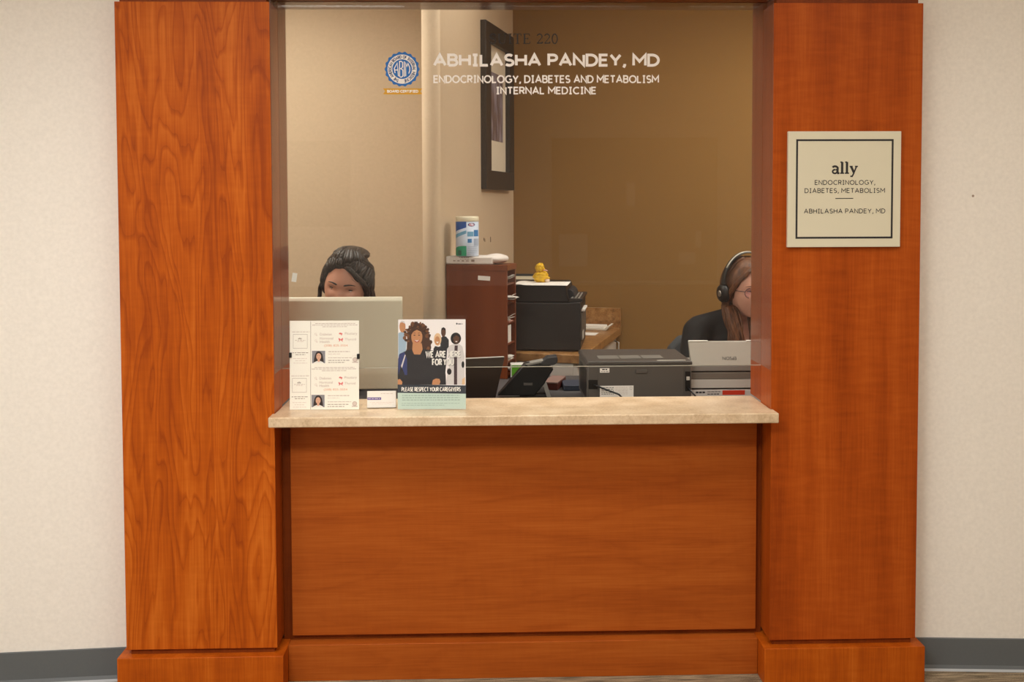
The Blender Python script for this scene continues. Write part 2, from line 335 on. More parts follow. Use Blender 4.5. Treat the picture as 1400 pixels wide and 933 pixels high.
# ------------------------------------------------------------------ lettering drawn with strokes
def arc(cx, cy, rx, ry, a0, a1, n=9):
    return [(cx+rx*math.cos(math.radians(a0+(a1-a0)*i/n)), cy+ry*math.sin(math.radians(a0+(a1-a0)*i/n))) for i in range(n+1)]
G = {
 'A': (.82, [[(0, 0), (.41, 1), (.82, 0)], [(.14, .32), (.68, .32)]]),
 'B': (.62, [[(0, 0), (0, 1), (.34, 1)]+arc(.34, .765, .24, .235, 90, -90)+[(.09, .53)], [(.09, .53), (.36, .53)]+arc(.36, .265, .26, .265, 90, -90)+[(0, 0)]]),
 'C': (.78, [arc(.46, .5, .46, .5, 48, 312, 16)]),
 'D': (.74, [[(0, 0), (0, 1), (.28, 1)]+arc(.28, .5, .46, .5, 90, -90, 14)+[(0, 0)]]),
 'E': (.56, [[(.56, 1), (0, 1), (0, 0), (.56, 0)], [(0, .52), (.5, .52)]]),
 'F': (.54, [[(.54, 1), (0, 1), (0, 0)], [(0, .5), (.48, .5)]]),
 'G': (.84, [arc(.46, .5, .46, .5, 48, 330, 16)+[(.84, .46), (.5, .46)]]),
 'H': (.70, [[(0, 0), (0, 1)], [(.7, 0), (.7, 1)], [(0, .51), (.7, .51)]]),
 'I': (.36, [[(.18, 0), (.18, 1)], [(0, 1), (.36, 1)], [(0, 0), (.36, 0)]]),
 'J': (.46, [[(.46, 1), (.46, .25)]+arc(.23, .25, .23, .25, 0, -170)]),
 'K': (.62, [[(0, 0), (0, 1)], [(.6, 1), (0, .42)], [(.2, .6), (.62, 0)]]),
 'L': (.52, [[(0, 1), (0, 0), (.52, 0)]]),
 'M': (.88, [[(0, 0), (0, 1), (.44, .38), (.88, 1), (.88, 0)]]),
 'N': (.72, [[(0, 0), (0, 1), (.72, 0), (.72, 1)]]),
 'O': (.94, [arc(.47, .5, .47, .5, 0, 360, 24)]),
 'P': (.60, [[(0, 0), (0, 1), (.33, 1)]+arc(.33, .73, .27, .27, 90, -90)+[(.09, .46)]]),
 'R': (.62, [[(0, 0), (0, 1), (.34, 1)]+arc(.34, .74, .26, .26, 90, -90)+[(.09, .48)], [(.3, .48), (.62, 0)]]),
 'S': (.58, [arc(.29, .745, .27, .255, 35, 270, 12)+arc(.29, .25, .29, .25, 90, -145, 12)[1:]]),
 'T': (.66, [[(0, 1), (.66, 1)], [(.33, 1), (.33, 0)]]),
 'U': (.70, [[(0, 1), (0, .35)]+arc(.35, .35, .35, .35, 180, 360, 12)+[(.7, 1)]]),
 'V': (.76, [[(0, 1), (.38, 0), (.76, 1)]]),
 'W': (1.1, [[(0, 1), (.28, 0), (.55, .9), (.82, 0), (1.1, 1)]]),
 'X': (.66, [[(0, 0), (.66, 1)], [(0, 1), (.66, 0)]]),
 'Y': (.72, [[(0, 1), (.36, .46), (.72, 1)], [(.36, .46), (.36, 0)]]),
 'Z': (.62, [[(0, 1), (.62, 1), (0, 0), (.62, 0)]]),
 ',': (.10, [[(.09, .13), (.09, .0), (.0, -.22)]]), '.': (.06, [[(.03, 0), (.03, .06)]]), '-': (.3, [[(0, .45), (.3, .45)]]),
 '(': (.2, [arc(.3, .5, .28, .62, 120, 240)]), ')': (.2, [arc(-.1, .5, .28, .62, 60, -60)]),
 '0': (.6, [arc(.3, .5, .3, .5, 0, 360, 20)]), '2': (.56, [arc(.28, .72, .28, .28, 170, -35, 10)+[(0, 0), (.56, 0)]]),
 '3': (.54, [arc(.26, .75, .25, .25, 150, -90), arc(.26, .26, .28, .26, 90, -150)]), '4': (.6, [[(.44, 0), (.44, 1), (0, .3), (.6, .3)]]),
 '5': (.54, [[(.5, 1), (.06, 1), (.03, .56)]+arc(.25, .32, .28, .32, 120, -150)]), '8': (.56, [arc(.28, .75, .24, .25, -90, 270, 14), arc(.28, .26, .28, .26, 90, 450, 14)]),
 '1': (.3, [[(0, .8), (.22, 1), (.22, 0)]]),
}
GS = {  # thin roman letters with serifs; third entry is the weight of a stroke
 'S': (.5, [(arc(.25, .75, .21, .25, 20, 270, 10)+arc(.25, .25, .23, .25, 90, -160, 10)[1:], 1.2), ([(.46, .72), (.47, .98)], .6), ([(.02, .28), (.01, .02)], .6)]),
 'U': (.72, [([(.12, 1), (.12, .3)]+arc(.37, .3, .25, .3, 180, 270, 6), 1.5), (arc(.37, .3, .25, .3, 270, 360, 6)+[(.62, 1)], .7), ([(0, 1), (.25, 1)], .6), ([(.5, 1), (.74, 1)], .6)]),
 'I': (.3, [([(.15, 0), (.15, 1)], 1.5), ([(0, 1), (.3, 1)], .6), ([(0, 0), (.3, 0)], .6)]),
 'T': (.62, [([(.31, 0), (.31, 1)], 1.5), ([(0, .8), (0.02, 1), (.6, 1), (.62, .8)], .7), ([(.16, 0), (.46, 0)], .6)]),
 'E': (.58, [([(.12, 0), (.12, 1)], 1.5), ([(0, 1), (.52, 1), (.54, .8)], .7), ([(0, 0), (.54, 0), (.58, .22)], .7), ([(.12, .52), (.4, .52)], .7), ([(.4, .42), (.4, .62)], .6)]),
 '2': (.46, [(arc(.22, .74, .2, .25, 165, -40, 10), 1.1), ([(.37, .58), (.02, .04)], .8), ([(.0, .05), (.42, .05), (.46, .2)], 1.2)]),
 '0': (.48, [(arc(.24, .5, .21, .5, 0, 360, 20), 1.1)]),
}
GA = {  # bold slab lowercase of the sign
 'a': (.62, [(arc(.24, .50, .24, .22, 150, 10, 7)+[(.46, .12), (.5, 0.04), (.62, .05)], 1.25), (arc(.23, .20, .19, .185, 75, 360, 12)[0:]+[(.44, .36), (.30, .40)], 1.0)]),
 'l': (.36, [([(.18, .03), (.18, 1.14)], 1.45), ([(.02, 1.13), (.2, 1.13)], .8), ([(0, .035), (.36, .035)], .8)]),
 'y': (.68, [([(.12, .70), (.36, .10)], 1.4), ([(.58, .70), (.32, -.06), (.22, -.28), (.06, -.27)], .9), ([(0, .70), (.26, .70)], .8), ([(.46, .70), (.70, .70)], .8)]),
}
LAYER = 0.00008
def stroke(b, pts, t, y, mi=0):
    n = len(pts); closed = n > 3 and (Vector(pts[0])-Vector(pts[-1])).length < 1e-6
    P = [Vector(p) for p in pts]; L = []
    for i in range(n):
        if closed: a, c = P[i-1 if i > 0 else n-2], P[i+1 if i < n-1 else 1]
        else: a, c = P[max(0, i-1)], P[min(n-1, i+1)]
        d1 = P[i]-a; d2 = c-P[i]
        d1 = d1.normalized() if d1.length > 1e-9 else d2.normalized(); d2 = d2.normalized() if d2.length > 1e-9 else d1
        n1 = Vector((-d1.y, d1.x)); n2 = Vector((-d2.y, d2.x)); m = n1+n2
        m = n1 if m.length < 1e-6 else m.normalized()
        k = 1/max(0.45, m.dot(n1)); L.append((P[i]+m*t*.5*k, P[i]-m*t*.5*k))
    for i in range(n-1):
        b.flat([tuple(L[i][0]), tuple(L[i+1][0]), tuple(L[i+1][1]), tuple(L[i][1])], y, mi)
def write(b, s, x0, x1, z0, h, t, y=0.0, mi=0, font=G, gap=0.20, rot=None):
    """letters between x0 and x1, baseline z0, cap height h, stroke t (metres)"""
    cur = 0; items = []; q_ = 0
    for ch in s:
        if ch == ' ': cur += 0.42; continue
        wd, st = font[ch]; items.append((cur, st)); cur += wd+gap
    total = cur-gap; sx = (x1-x0-t)/total
    for ox, st in items:
        for q in st:
            pts, wt = (q if isinstance(q, tuple) else (q, 1.0))
            hh = h-t
            p2 = [(x0+t/2+(ox+px)*sx, z0+t/2+pz*hh) for px, pz in pts]
            if rot: p2 = [rot(p) for p in p2]
            q_ += 1; stroke(b, p2, t*wt, y-(q_ % 5)*LAYER, mi)
def bars(b, x0, x1, z, h, y, mi, rnd, fill=0.8):
    """a printed line too small to read: short word-length dashes"""
    x = x0
    while x < x1:
        wl = min(rnd.uniform(0.004, 0.012), x1-x); b.rect(x, x+wl, z-h/2, z+h/2, y, mi); x += wl+0.0022
def plaintext(name, s, mat, parent, x0, x1, z0, h, y, rot180=False):
    cu = bpy.data.curves.new(name, 'FONT'); cu.body = s; cu.resolution_u = 3
    o = bpy.data.objects.new(name, cu); C.objects.link(o)
    dg = bpy.context.evaluated_depsgraph_get(); me = bpy.data.meshes.new_from_object(o.evaluated_get(dg)); bpy.data.objects.remove(o)
    xs = [v.co.x for v in me.vertices]; ys = [v.co.y for v in me.vertices]
    sx = (x1-x0)/(max(xs)-min(xs)); sy = h/(max(ys)-min(ys)); mx, my = min(xs), min(ys)
    for v in me.vertices:
        px, pz = (v.co.x-mx)*sx, (v.co.y-my)*sy
        if rot180: px, pz = (x1-x0)-px, h-pz
        v.co = (x0+px, y, z0+pz)
    me.materials.clear(); me.materials.append(mat)
    ob = bpy.data.objects.new(name, me); C.objects.link(ob); ob.parent = parent
    return ob
# ------------------------------------------------------------------ the setting
HW = 0.762; WL, WR = 0.460, 0.4595; ZT, ZB, ZP = 2.1025, 0.1318, 0.115; PO = 0.0216
ZC = 0.859; OPEN_TOP = 2.127; GY = 0.108; CEILZ = 2.75
AL = math.radians(16.2); PV = Vector((math.cos(AL), -math.sin(AL), 0)); HV = Vector((math.sin(AL), math.cos(AL), 0))
CORNER = Vector((0.031, 2.241, 0))

def run_base(name, pts, thick=0.006):
    """vinyl cove base following a wall line, with its toe lip, coloured paler for caught light, as a part"""
    b = B(); t = B()
    prof = [(0.0005, 0.102), (thick, 0.101), (thick+0.001, 0.016), (thick+0.006, 0.006)]
    toe = [(thick+0.006, 0.006), (thick+0.013, 0.0005)]
    nr = []
    for i in range(len(pts)):
        a = Vector(pts[max(0, i-1)]); c = Vector(pts[min(len(pts)-1, i+1)]); d = (c-a).normalized(); nr.append(Vector((d.y, -d.x)))
    for pf, bb in ((prof, b), (toe, t)):
        for i in range(len(pts)-1):
            for k in range(len(pf)-1):
                q = []
                for (ii, kk) in ((i, k+1), (i+1, k+1), (i+1, k), (i, k)):
                    p = Vector(pts[ii])+nr[ii]*pf[kk][0]; q.append((p.x, p.y, pf[kk][1]))
                bb.poly(q)
    o = struct(b.obj(name, COVE)); t.obj('toe_lip', COVE_LIP, o); return o

LW = [(-3.2, -0.34), (-2.6, -0.10), (-2.1, 0.015), (-1.63, 0.062), (-1.222, 0.092)]
RW = [(1.2215, 0.075), (1.6, 0.052), (2.1, 0.005), (2.6, -0.10), (3.2, -0.34)]
struct(B().prism(LW+[(-1.222, 0.23), (-3.2, 0.23)], 0, CEILZ).obj('wall_left', WALL_L))
struct(B().prism(RW+[(3.2, 0.23), (1.2215, 0.23)], 0, CEILZ).obj('wall_right', WALL_L))
run_base('baseboard_left', LW); run_base('baseboard_right', RW)
struct(B().box(-3.2, 3.2, -6.2, 3.0, -0.05, 0).obj('floor', CARPET))
struct(B().box(-3.2, 3.2, -6.2, 3.0, CEILZ, CEILZ+0.05).obj('ceiling', CEIL))
struct(B().box(-3.3, -3.2, -6.2, 3.0, 0, CEILZ).obj('wall_side_left', WALL_L))
struct(B().box(3.2, 3.3, -6.2, 3.0, 0, CEILZ).obj('wall_side_right', WALL_L))
struct(B().box(-3.3, 3.3, -6.3, -6.2, 0, CEILZ).obj('wall_back', WALL_L))
# the office behind the glass
fa = CORNER; fb = CORNER+PV*2.6
struct(B().prism([(fa.x, fa.y), (fb.x, fb.y), (fb.x+HV.x*.1, fb.y+HV.y*.1), (fa.x-PV.x*.2+HV.x*.1, fa.y-PV.y*.2+HV.y*.1), (fa.x-PV.x*.2, fa.y-PV.y*.2)], 0, CEILZ).obj('wall_office_far', WALL_F))
T = 0.078; near = Vector((-0.300, 1.048, 0)); cc = near-PV*(T/2)
stub = [(CORNER.x, CORNER.y)]
for i in range(13):
    a = PI*i/12; d = PV*(math.cos(a)*T/2)-HV*(math.sin(a)*T/2); stub.append((cc.x+d.x, cc.y+d.y))
e = CORNER-PV*T; stub.append((e.x, e.y))
bb = B().prism(stub[::-1], 0, CEILZ); 
for f in bb.bm.faces: f.smooth = abs(f.normal.z) < 0.5 and f.calc_area() < 0.1
struct(bb.obj('wall_office_middle', WALL_O))
struct(B().prism([(-2.3, 1.85), (-0.12, 1.85), (-0.10, 1.95), (-2.3, 1.95)], 0, CEILZ).obj('wall_office_left', WALL_O))
struct(B().box(-2.4, -2.3, 0.23, 2.0, 0, CEILZ).obj('wall_office_side', WALL_O))
struct(B().box(2.2, 2.3, 0.23, 2.2, 0, CEILZ).obj('wall_office_right', WALL_F))
# jambs and head of the opening, in the same cherry
for nm, x0, x1 in (('trim_1', -HW-0.03, -HW), ('trim_2', HW, HW+0.03)):
    struct(B().box(x0, x1, 0.116, 0.235, 0.862, OPEN_TOP+0.03).obj(nm, W_JAMB))
struct(B().box(-HW, HW, 0.116, 0.235, OPEN_TOP, OPEN_TOP+0.03).obj('trim_3', W_DARK))
# wall core hidden behind the millwork
struct(B().box(-1.2218, 1.2213, 0.24, 0.262, 0, 0.82).obj('wall_below_window', WALL_O))

# ------------------------------------------------------------------ cherry millwork
def column(xa, xb, mat, label):
    t = thing('wood_column', label, 'column', ((xa+xb)/2, 0, 0)); h = (xb-xa)/2
    bb = B().box(-h, h, 0, 0.114, ZB, ZT, 0.0012)
    for f in bb.bm.faces:
        f.normal_update(); f.material_index = 1 if abs(f.normal.x) > .9 else 0
    bb.obj('panel', [mat, W_JAMB], t)
    B().box(-h+0.011, h-0.011, 0.010, 0.113, ZP-0.004, ZB).obj('lower_reveal', W_DARK, t)
    B().box(-h-PO, h+PO, -PO, 0.114, 0, ZP, 0.0015).obj('plinth', W_PLINTH, t)
    B().box(-h+0.011, h-0.011, 0.012, 0.113, ZT, ZT+0.022).obj('upper_reveal', W_DARK, t)
    return t
column(-HW-WL, -HW, W_LEFT, 'tall orange cherry veneer column left of the window, bare of any sign')
column(HW, HW+WR, W_RIGHT, 'tall orange cherry veneer column carrying the square frosted sign')
t = thing('wood_header', 'cherry wood header spanning above the glass and both columns', 'header', (0, 0, 0))
B().prism([(-1.190, ZT+0.0225), (-HW-0.001, ZT+0.0225), (-HW-0.001, OPEN_TOP+0.0002), (HW+0.001, OPEN_TOP+0.0002), (HW+0.001, ZT+0.0225), (1.190, ZT+0.0225), (1.190, CEILZ-0.005), (-1.190, CEILZ-0.005)], 0.035, 0.110, 'y').obj('fascia', W_DARK, t)
t = thing('counter_base', 'orange cherry front panel with level grain under the stone counter', 'counter front', (0, 0, 0))
pl, prr = at(400, 868, .082), at(1033, 862, .082)
B().box(pl.x, prr.x, 0.082, 0.098, (pl.z+prr.z)/2, 0.826, 0.001).obj('panel', W_PANEL, t)
B().box(-HW+0.0005, HW-0.0005, 0.098, 0.116, 0.02, 0.827).obj('reveal', W_DARK, t)
B().box(-HW+PO+0.0005, HW-PO-0.0005, 0.052, 0.097, 0, ZP, 0.0015).obj('plinth', W_PANEL, t)
t = B().prism([(-0.768, -0.063), (0.768, -0.063), (0.768, -0.002), (0.7612, -0.002), (0.7612, 0.2134), (-0.7612, 0.2134), (-0.7612, -0.002), (-0.768, -0.002)], ZC-0.031, ZC, 'z', 0.0035).obj('countertop', STONE)
tag(t, 'beige stone transaction counter sticking out between the two cherry columns', 'counter')

# ------------------------------------------------------------------ the glass and its lettering
gz0 = at(700, 501.5, GY).z
LINER = glassmat('clear lining sheet', (0.97, 0.97, 0.97), 0.03, 1.0, 0.12)
gp = struct(B().box(-HW+0.0026, HW-0.0026, GY-0.003, GY+0.003, gz0, OPEN_TOP-0.0006).obj('window_1', GLASS))
for s_ in (-1, 1): B().box(s_*(HW-0.0022), s_*(HW-0.0006), 0.002, 0.233, gz0, OPEN_TOP-0.0006).obj('side_pane', LINER, gp)
B().box(-HW+0.0026, HW-0.0026, GY+0.004, 0.233, OPEN_TOP-0.0022, OPEN_TOP-0.0006).obj('top_pane', LINER, gp)
B().box(-HW+0.003, HW-0.003, GY-0.0032, GY+0.0032, gz0-0.0014, gz0-0.0001).obj('polished_edge', GLASS_EDGE, gp)
LY = GY-0.0036
def px_line(name, s, x0, x1, ytop, ybase, tpx, mat, font=G, gap=0.2, y=LY, parent=gp):
    """lettering whose box is given where it stands on the glass"""
    a, c = at(x0, ybase, y), at(x1, ybase, y); top = at((x0+x1)/2, ytop, y); mid = at((x0+x1)/2, ybase, y)
    b = B(); write(b, s, a.x, c.x, mid.z, top.z-mid.z, tpx/436, 0, 0, font, gap)
    o = b.obj(name, mat, parent); o.location = (0, y, 0); return o
px_line('suite_number', 'SUITE 220', 669, 763, 45.8, 60.3, 1.35, INKS, GS, 0.16)
px_line('name_lettering', 'ABHILASHA PANDEY, MD', 592, 902, 73.3, 91.2, 3.7, WHITEV, G, 0.24)
px_line('specialty_lettering', 'ENDOCRINOLOGY, DIABETES AND METABOLISM', 592.5, 901, 102.8, 113.8, 1.95, WHITEV, G, 0.25)
px_line('specialty_lettering', 'INTERNAL MEDICINE', 678, 815.5, 118.6, 129.2, 1.95, WHITEV, G, 0.25)
# round seal and its ribbon
sc0 = at(549.8, 94.6, LY); K = 1/436.0
b = B(); n = 96
b.flat([((23.0+0.9*math.cos(18*2*PI*i/n*1.0))*K*math.cos(2*PI*i/n), (23.0+0.9*math.cos(18*2*PI*i/n))*K*math.sin(2*PI*i/n)) for i in range(n)], 0, 0)
b.disc(0, 0, 19.8*K, 19.8*K, -0.0003, 1, 48); b.disc(0, 0, 13.3*K, 13.3*K, -0.0006, 0, 40)
def ring_text(b, s, r, h, a_start, a_end, y, mi, t):
    cur = []; x = 0
    for ch in s:
        if ch == ' ': x += .6; continue
        wd, st = G[ch]; cur.append((x, wd, st)); x += wd+.28
    tot = x-.28
    for ox, wd, st in cur:
        for pts in st:
            q = []
            for px, pz in pts:
                a = math.radians(a_start+(a_end-a_start)*(ox+px)/tot); rr = r+pz*h; q.append((rr*math.cos(a), rr*math.sin(a)))
            ring_text.k = (getattr(ring_text, 'k', 0)+1) % 5; stroke(b, q, t, y-ring_text.k*LAYER, mi)
ring_text(b, 'THE AMERICAN BOARD OF INTERNAL MEDICINE', 14.7*K, 3.6*K, 252, -80, -0.0006, 2, 0.8*K)
# monogram fitted to the inner disc
def mono(b, pts, t=1.3): mono.k = getattr(mono, 'k', 0)+1; stroke(b, [(x*K, z*K) for x, z in pts], t*K, -0.0009-mono.k*LAYER, 1)
mono(b, [(-9.6, -5.4), (-10.6, 1.0), (-6.6, 8.2), (-5.0, -9.6)]); mono(b, [(-10.4, -1.2), (-5.8, -1.2)])
mono(b, [(-3.4, -10.4), (-3.4, 10.4), (-1.2, 10.6), (0.6, 9.0), (0.6, 2.6), (-1.4, .6), (-3.2, .6)]); mono(b, [(-1.4, .6), (1.0, -1.4), (1.0, -9.2), (-1.0, -11.0), (-3.4, -10.4)])
mono(b, [(3.0, 10.4), (3.0, -10.4)]); mono(b, [(4.9, -9.6), (4.9, 8.6), (6.4, 3.6), (8.0, 7.6), (10.4, 2.0), (10.4, -2.0), (9.0, -6.0)])
seal = b.obj('certification_seal', [BLUEV, WHITEV, plain('seal navy ink', srgb(20, 62, 110), .6)], gp); seal.location = sc0; seal['label'] = 'round blue and white scalloped seal on the glass'
b = B(); rc = at(550.3, 125, LY)-sc0
zt_, zb_ = rc.z+3.9*K, rc.z-4.1*K; xl, xr = rc.x-26.5*K, rc.x+27*K
b.flat([(xl, zt_+.2*K), (xr, zt_), (xr-3*K, rc.z), (xr, zb_+.6*K), (xr-4*K, zb_), (xl+4*K, zb_), (xl, zb_+.6*K), (xl+3*K, rc.z)], 0, 0)
write(b, 'BOARD CERTIFIED', rc.x-21*K, rc.x+21.5*K, rc.z-1.9*K, 3.9*K, 0.95*K, -0.0003, 1, G, .24)
rb = b.obj('ribbon', [GOLDV, WHITEV], seal); rb['label'] = 'gold ribbon with white lettering'
tp = B().box(-0.0075, 0.0075, -0.0006, 0.0006, -0.014, 0.014).obj('tape_piece', WHITE); tp.location = at(402.5, 379.5, GY+0.005); tp.rotation_euler = (0, math.radians(9), 0)
tag(tp, 'small tilted white piece of tape at the left edge of the glass', 'tape')

# ------------------------------------------------------------------ lamps and the rest of the lobby (seen in the glass)
def troffer(x, y, s, col, label, z=CEILZ, group='ceiling lights', spread=164):
    t = thing('ceiling_light', label, 'ceiling light', (x, y, z), 0, group)
    b = B()
    for (x0, x1, y0, y1) in ((-.61, .61, -.305, -.285), (-.61, .61, .285, .305), (-.61, -.59, -.285, .285), (.59, .61, -.285, .285)): b.box(x0, x1, y0, y1, -0.018, -0.0005)
    b.obj('frame', LGREY, t)
    B().box(-.589, .589, -.284, .284, -0.012, -0.001).obj('diffuser', emis('lit diffuser', col, 3.0), t)
    ld = bpy.data.lights.new('lamp', 'AREA'); ld.shape = 'RECTANGLE'; ld.size = 1.16; ld.size_y = .55; ld.color = col; ld.energy = s; ld.spread = math.radians(spread)
    lo = bpy.data.objects.new('lamp', ld); C.objects.link(lo); lo.parent = t; lo.location = (0, 0, -.021)
for i, (x, y, s, col_, sprd) in enumerate(LOBBY_LAMPS):
    troffer(x, y, s, col_, ['recessed ceiling light over the left side of the lobby', 'recessed ceiling light over the middle of the lobby', 'recessed ceiling light over the right side of the lobby', 'recessed ceiling light right in front of the left cherry column', 'recessed ceiling light right in front of the reception window', 'recessed ceiling light right in front of the right cherry column'][i], spread=sprd)
for i, (x, y, s) in enumerate(OFFICE_LAMPS):
    troffer(x, y, s, OFFICE_LAMP, spread=152, label=['recessed office ceiling light above the worker with the headset', 'recessed office ceiling light above the worker behind the monitor', 'recessed office ceiling light above the desk telephone'][i])
# daylight window in the left side wall of the lobby
wn = struct(B().box(-3.199, -3.19, -4.6, -2.0, 0.75, 2.15).obj('window_2', emis('bright daylight pane', (1.0, 0.90, 0.78), DAY_WINDOW)))
b = B()
for (y0, y1, z0, z1) in ((-4.68, -4.6, .67, 2.23), (-2.0, -1.92, .67, 2.23), (-4.6, -2.0, .67, .75), (-4.6, -2.0, 2.15, 2.23), (-3.33, -3.27, .75, 2.15)): b.box(-3.199, -3.17, y0, y1, z0, z1)
b.obj('window_frame', LGREY, wn)
# opposite wall: dark wainscot, glazed notice case and a dark board, mirrored faintly in the glass
def mir(px, py): p = at(px, py, 2*GY+6.19); return p.x, p.z
wz = mir(600, 391)[1]
struct(B().box(-3.2, 3.2, -6.199, -6.17, 0, wz, 0.0).obj('trim_4', W_DARK))
x0, z1 = mir(752, 187); x1, z0 = mir(981, 388)
t = thing('notice_case', 'glazed notice case with pinned white sheets on the opposite lobby wall', 'notice board', ((x0+x1)/2, -6.199, z0+.02)); hw = (x1-x0)/2; hh = z1-z0-.02
B().box(-hw, hw, 0, .02, 0, hh).obj('board', plain('tan notice board', srgb(190, 168, 128), .8), t)
b = B()
for (a0, a1, c0, c1) in ((-hw, hw, 0, .012), (-hw, hw, hh-.012, hh), (-hw, -hw+.012, .012, hh-.012), (hw-.012, hw, .012, hh-.012)): b.box(a0, a1, .02, .04, c0, c1)
b.obj('frame', WHITE, t)
for (pa, pb, pc, pd) in ((764, 320, 803, 364), (928, 345, 950, 361), (856, 250, 868, 282), (950, 316, 958, 338)):
    (a0, c1), (a1, c0) = mir(pa, pb), mir(pc, pd); X = (x0+x1)/2; Z = z0+.02; B().box(a0-X, a1-X, .0205, .0225, c0-Z, c1-Z).obj('sheet', WHITE, t)
x0, z1 = mir(330, 193); x1, z0 = mir(480, 310)
t = tag(B().box(x0, x1, -6.199, -6.175, z0, z1, .004).obj('wall_board', plain('dark wall board', srgb(70, 60, 54), .6)), 'dark rectangular board on the opposite lobby wall', 'board')

# ------------------------------------------------------------------ the square sign on the right column
def sign_px(x, y): p = at(x, y, -0.0125); return p.x, p.z
(x0, z0), (x1, z1) = sign_px(1076.5, 338.3), sign_px(1232.5, 179.5)
cx, cz = (x0+x1)/2, (z0+z1)/2
t = thing('wall_sign', 'square frosted acrylic sign with black border on the right cherry column', 'sign', (cx, -0.0005, cz))
B().box(x0-cx, x1-cx, -0.012, 0, z0-cz, z1-cz, 0.0012).obj('plate', SIGNF, t)
Q = lambda x, y: (sign_px(x, y)[0]-cx, sign_px(x, y)[1]-cz)
b = B(); (a, c), (d, e) = Q(1087.5, 326.7), Q(1221.8, 190.3); b.frame(a, d, c, e, 0.0058, -0.0123); b.obj('border', INK, t)
def sline(nm, s, xa, xb, yt, yb, tp_, font=G, gap=.3):
    (a, z_), (c, _) = Q(xa, yb), Q(xb, yb); zt2 = Q((xa+xb)/2, yt)[1]
    b = B(); write(b, s, a, c, z_, zt2-z_, tp_/452, -0.0123, 0, font, gap); b.obj(nm, INK, t)
sline('logo_lettering', 'ally', 1136.5, 1173.5, 222.5, 238.6, 2.25, GA, .05)
sline('lettering', 'ENDOCRINOLOGY,', 1113.8, 1196.5, 246.3, 253, .95)
sline('lettering', 'DIABETES, METABOLISM', 1100, 1209.8, 257.4, 264.2, .95)
sline('lettering', 'ABHILASHA PANDEY, MD', 1099, 1210.3, 285.4, 292.2, .95)
b = B(); (a, c), (d, e) = Q(1142, 272), Q(1166.5, 270.9); b.rect(a, d, c, e, -0.0123); b.obj('rule', INK, t)
# ------------------------------------------------------------------ leaflet stands on the stone counter
GREYP = plain('grey print', srgb(204, 186, 176), .7); DGREYP = plain('dark grey print', srgb(150, 130, 118), .7); REDP = plain('red print', srgb(232, 118, 116), .7)
ORANGEP = plain('orange print', srgb(232, 172, 134), .7); PHOTOG = plain('photo grey backdrop', srgb(142, 140, 146), .7); HAIRP = plain('photo dark hair', srgb(48, 34, 32), .7)
SKINP = plain('photo light skin', srgb(222, 172, 144), .7); SKINT = plain('photo tan skin', srgb(196, 138, 96), .7); SKIND = plain('photo brown skin', srgb(92, 60, 44), .7)
BLUSHP = plain('photo lips', srgb(178, 88, 78), .7); PALEP = plain('pale print', srgb(224, 206, 196), .7)
def portrait(b, x0, x1, z0, z1, y, mi):
    """small head and shoulders photograph; mi = backdrop, hair, skin, white, lips"""
    w_, h_ = x1-x0, z1-z0; X = lambda u: x0+u*w_; Z = lambda v: z0+v*h_; e = 0.00012
    b.rect(x0, x1, z0, z1, y, mi[0])
    b.flat([(X(.12), Z(0)), (X(.16), Z(.34)), (X(.24), Z(.72)), (X(.36), Z(.92)), (X(.52), Z(.97)), (X(.68), Z(.90)), (X(.8), Z(.7)), (X(.86), Z(.35)), (X(.9), Z(0))], y-e, mi[1])
    b.flat([(X(.08), Z(0)), (X(.2), Z(.1)), (X(.4), Z(.18)), (X(.62), Z(.18)), (X(.82), Z(.1)), (X(.92), Z(0))], y-2*e, mi[3])
    b.rect(X(.43), X(.6), Z(.12), Z(.34), y-3*e, mi[2]); b.disc(X(.51), Z(.54), .185*w_, .27*h_, y-3*e, mi[2], 20)
    b.flat([(X(.32), Z(.62)), (X(.42), Z(.84)), (X(.6), Z(.84)), (X(.7), Z(.62)), (X(.72), Z(.84)), (X(.5), Z(.94)), (X(.3), Z(.84))], y-4*e, mi[1])
    for s_ in (-1, 1): b.disc(X(.51+s_*.08), Z(.6), .03*w_, .018*h_, y-4*e, mi[1], 8)
    b.flat([(X(.43), Z(.43)), (X(.51), Z(.39)), (X(.59), Z(.43)), (X(.51), Z(.42))], y-4*e, mi[4])

def stand_at(pxc, pyb, wpx, name, label, cat, rz, tilt):
    p = atz(pxc, pyb, ZC); return thing(name, label, cat, (p.x, p.y, ZC+0.0006), rz, None, tilt), p
def acrylic_stand(t, hw, hh):
    tt = -math.tan(t.rotation_euler.x)
    b = B(); b.box(-hw, hw, -0.0036, -0.0028, 0, hh, .0003); b.obj('front_sheet', ACRYL, t)
    b = B(); b.box(-hw, hw, 0.0010, 0.0022, 0, hh, .0003)
    b.prism([(0.0022, 0.0022*tt), (0.075, 0.075*tt), (0.075, 0.075*tt+.0018), (0.0022, 0.003)], -hw, hw, 'x'); b.obj('rear_sheet', ACRYL, t)

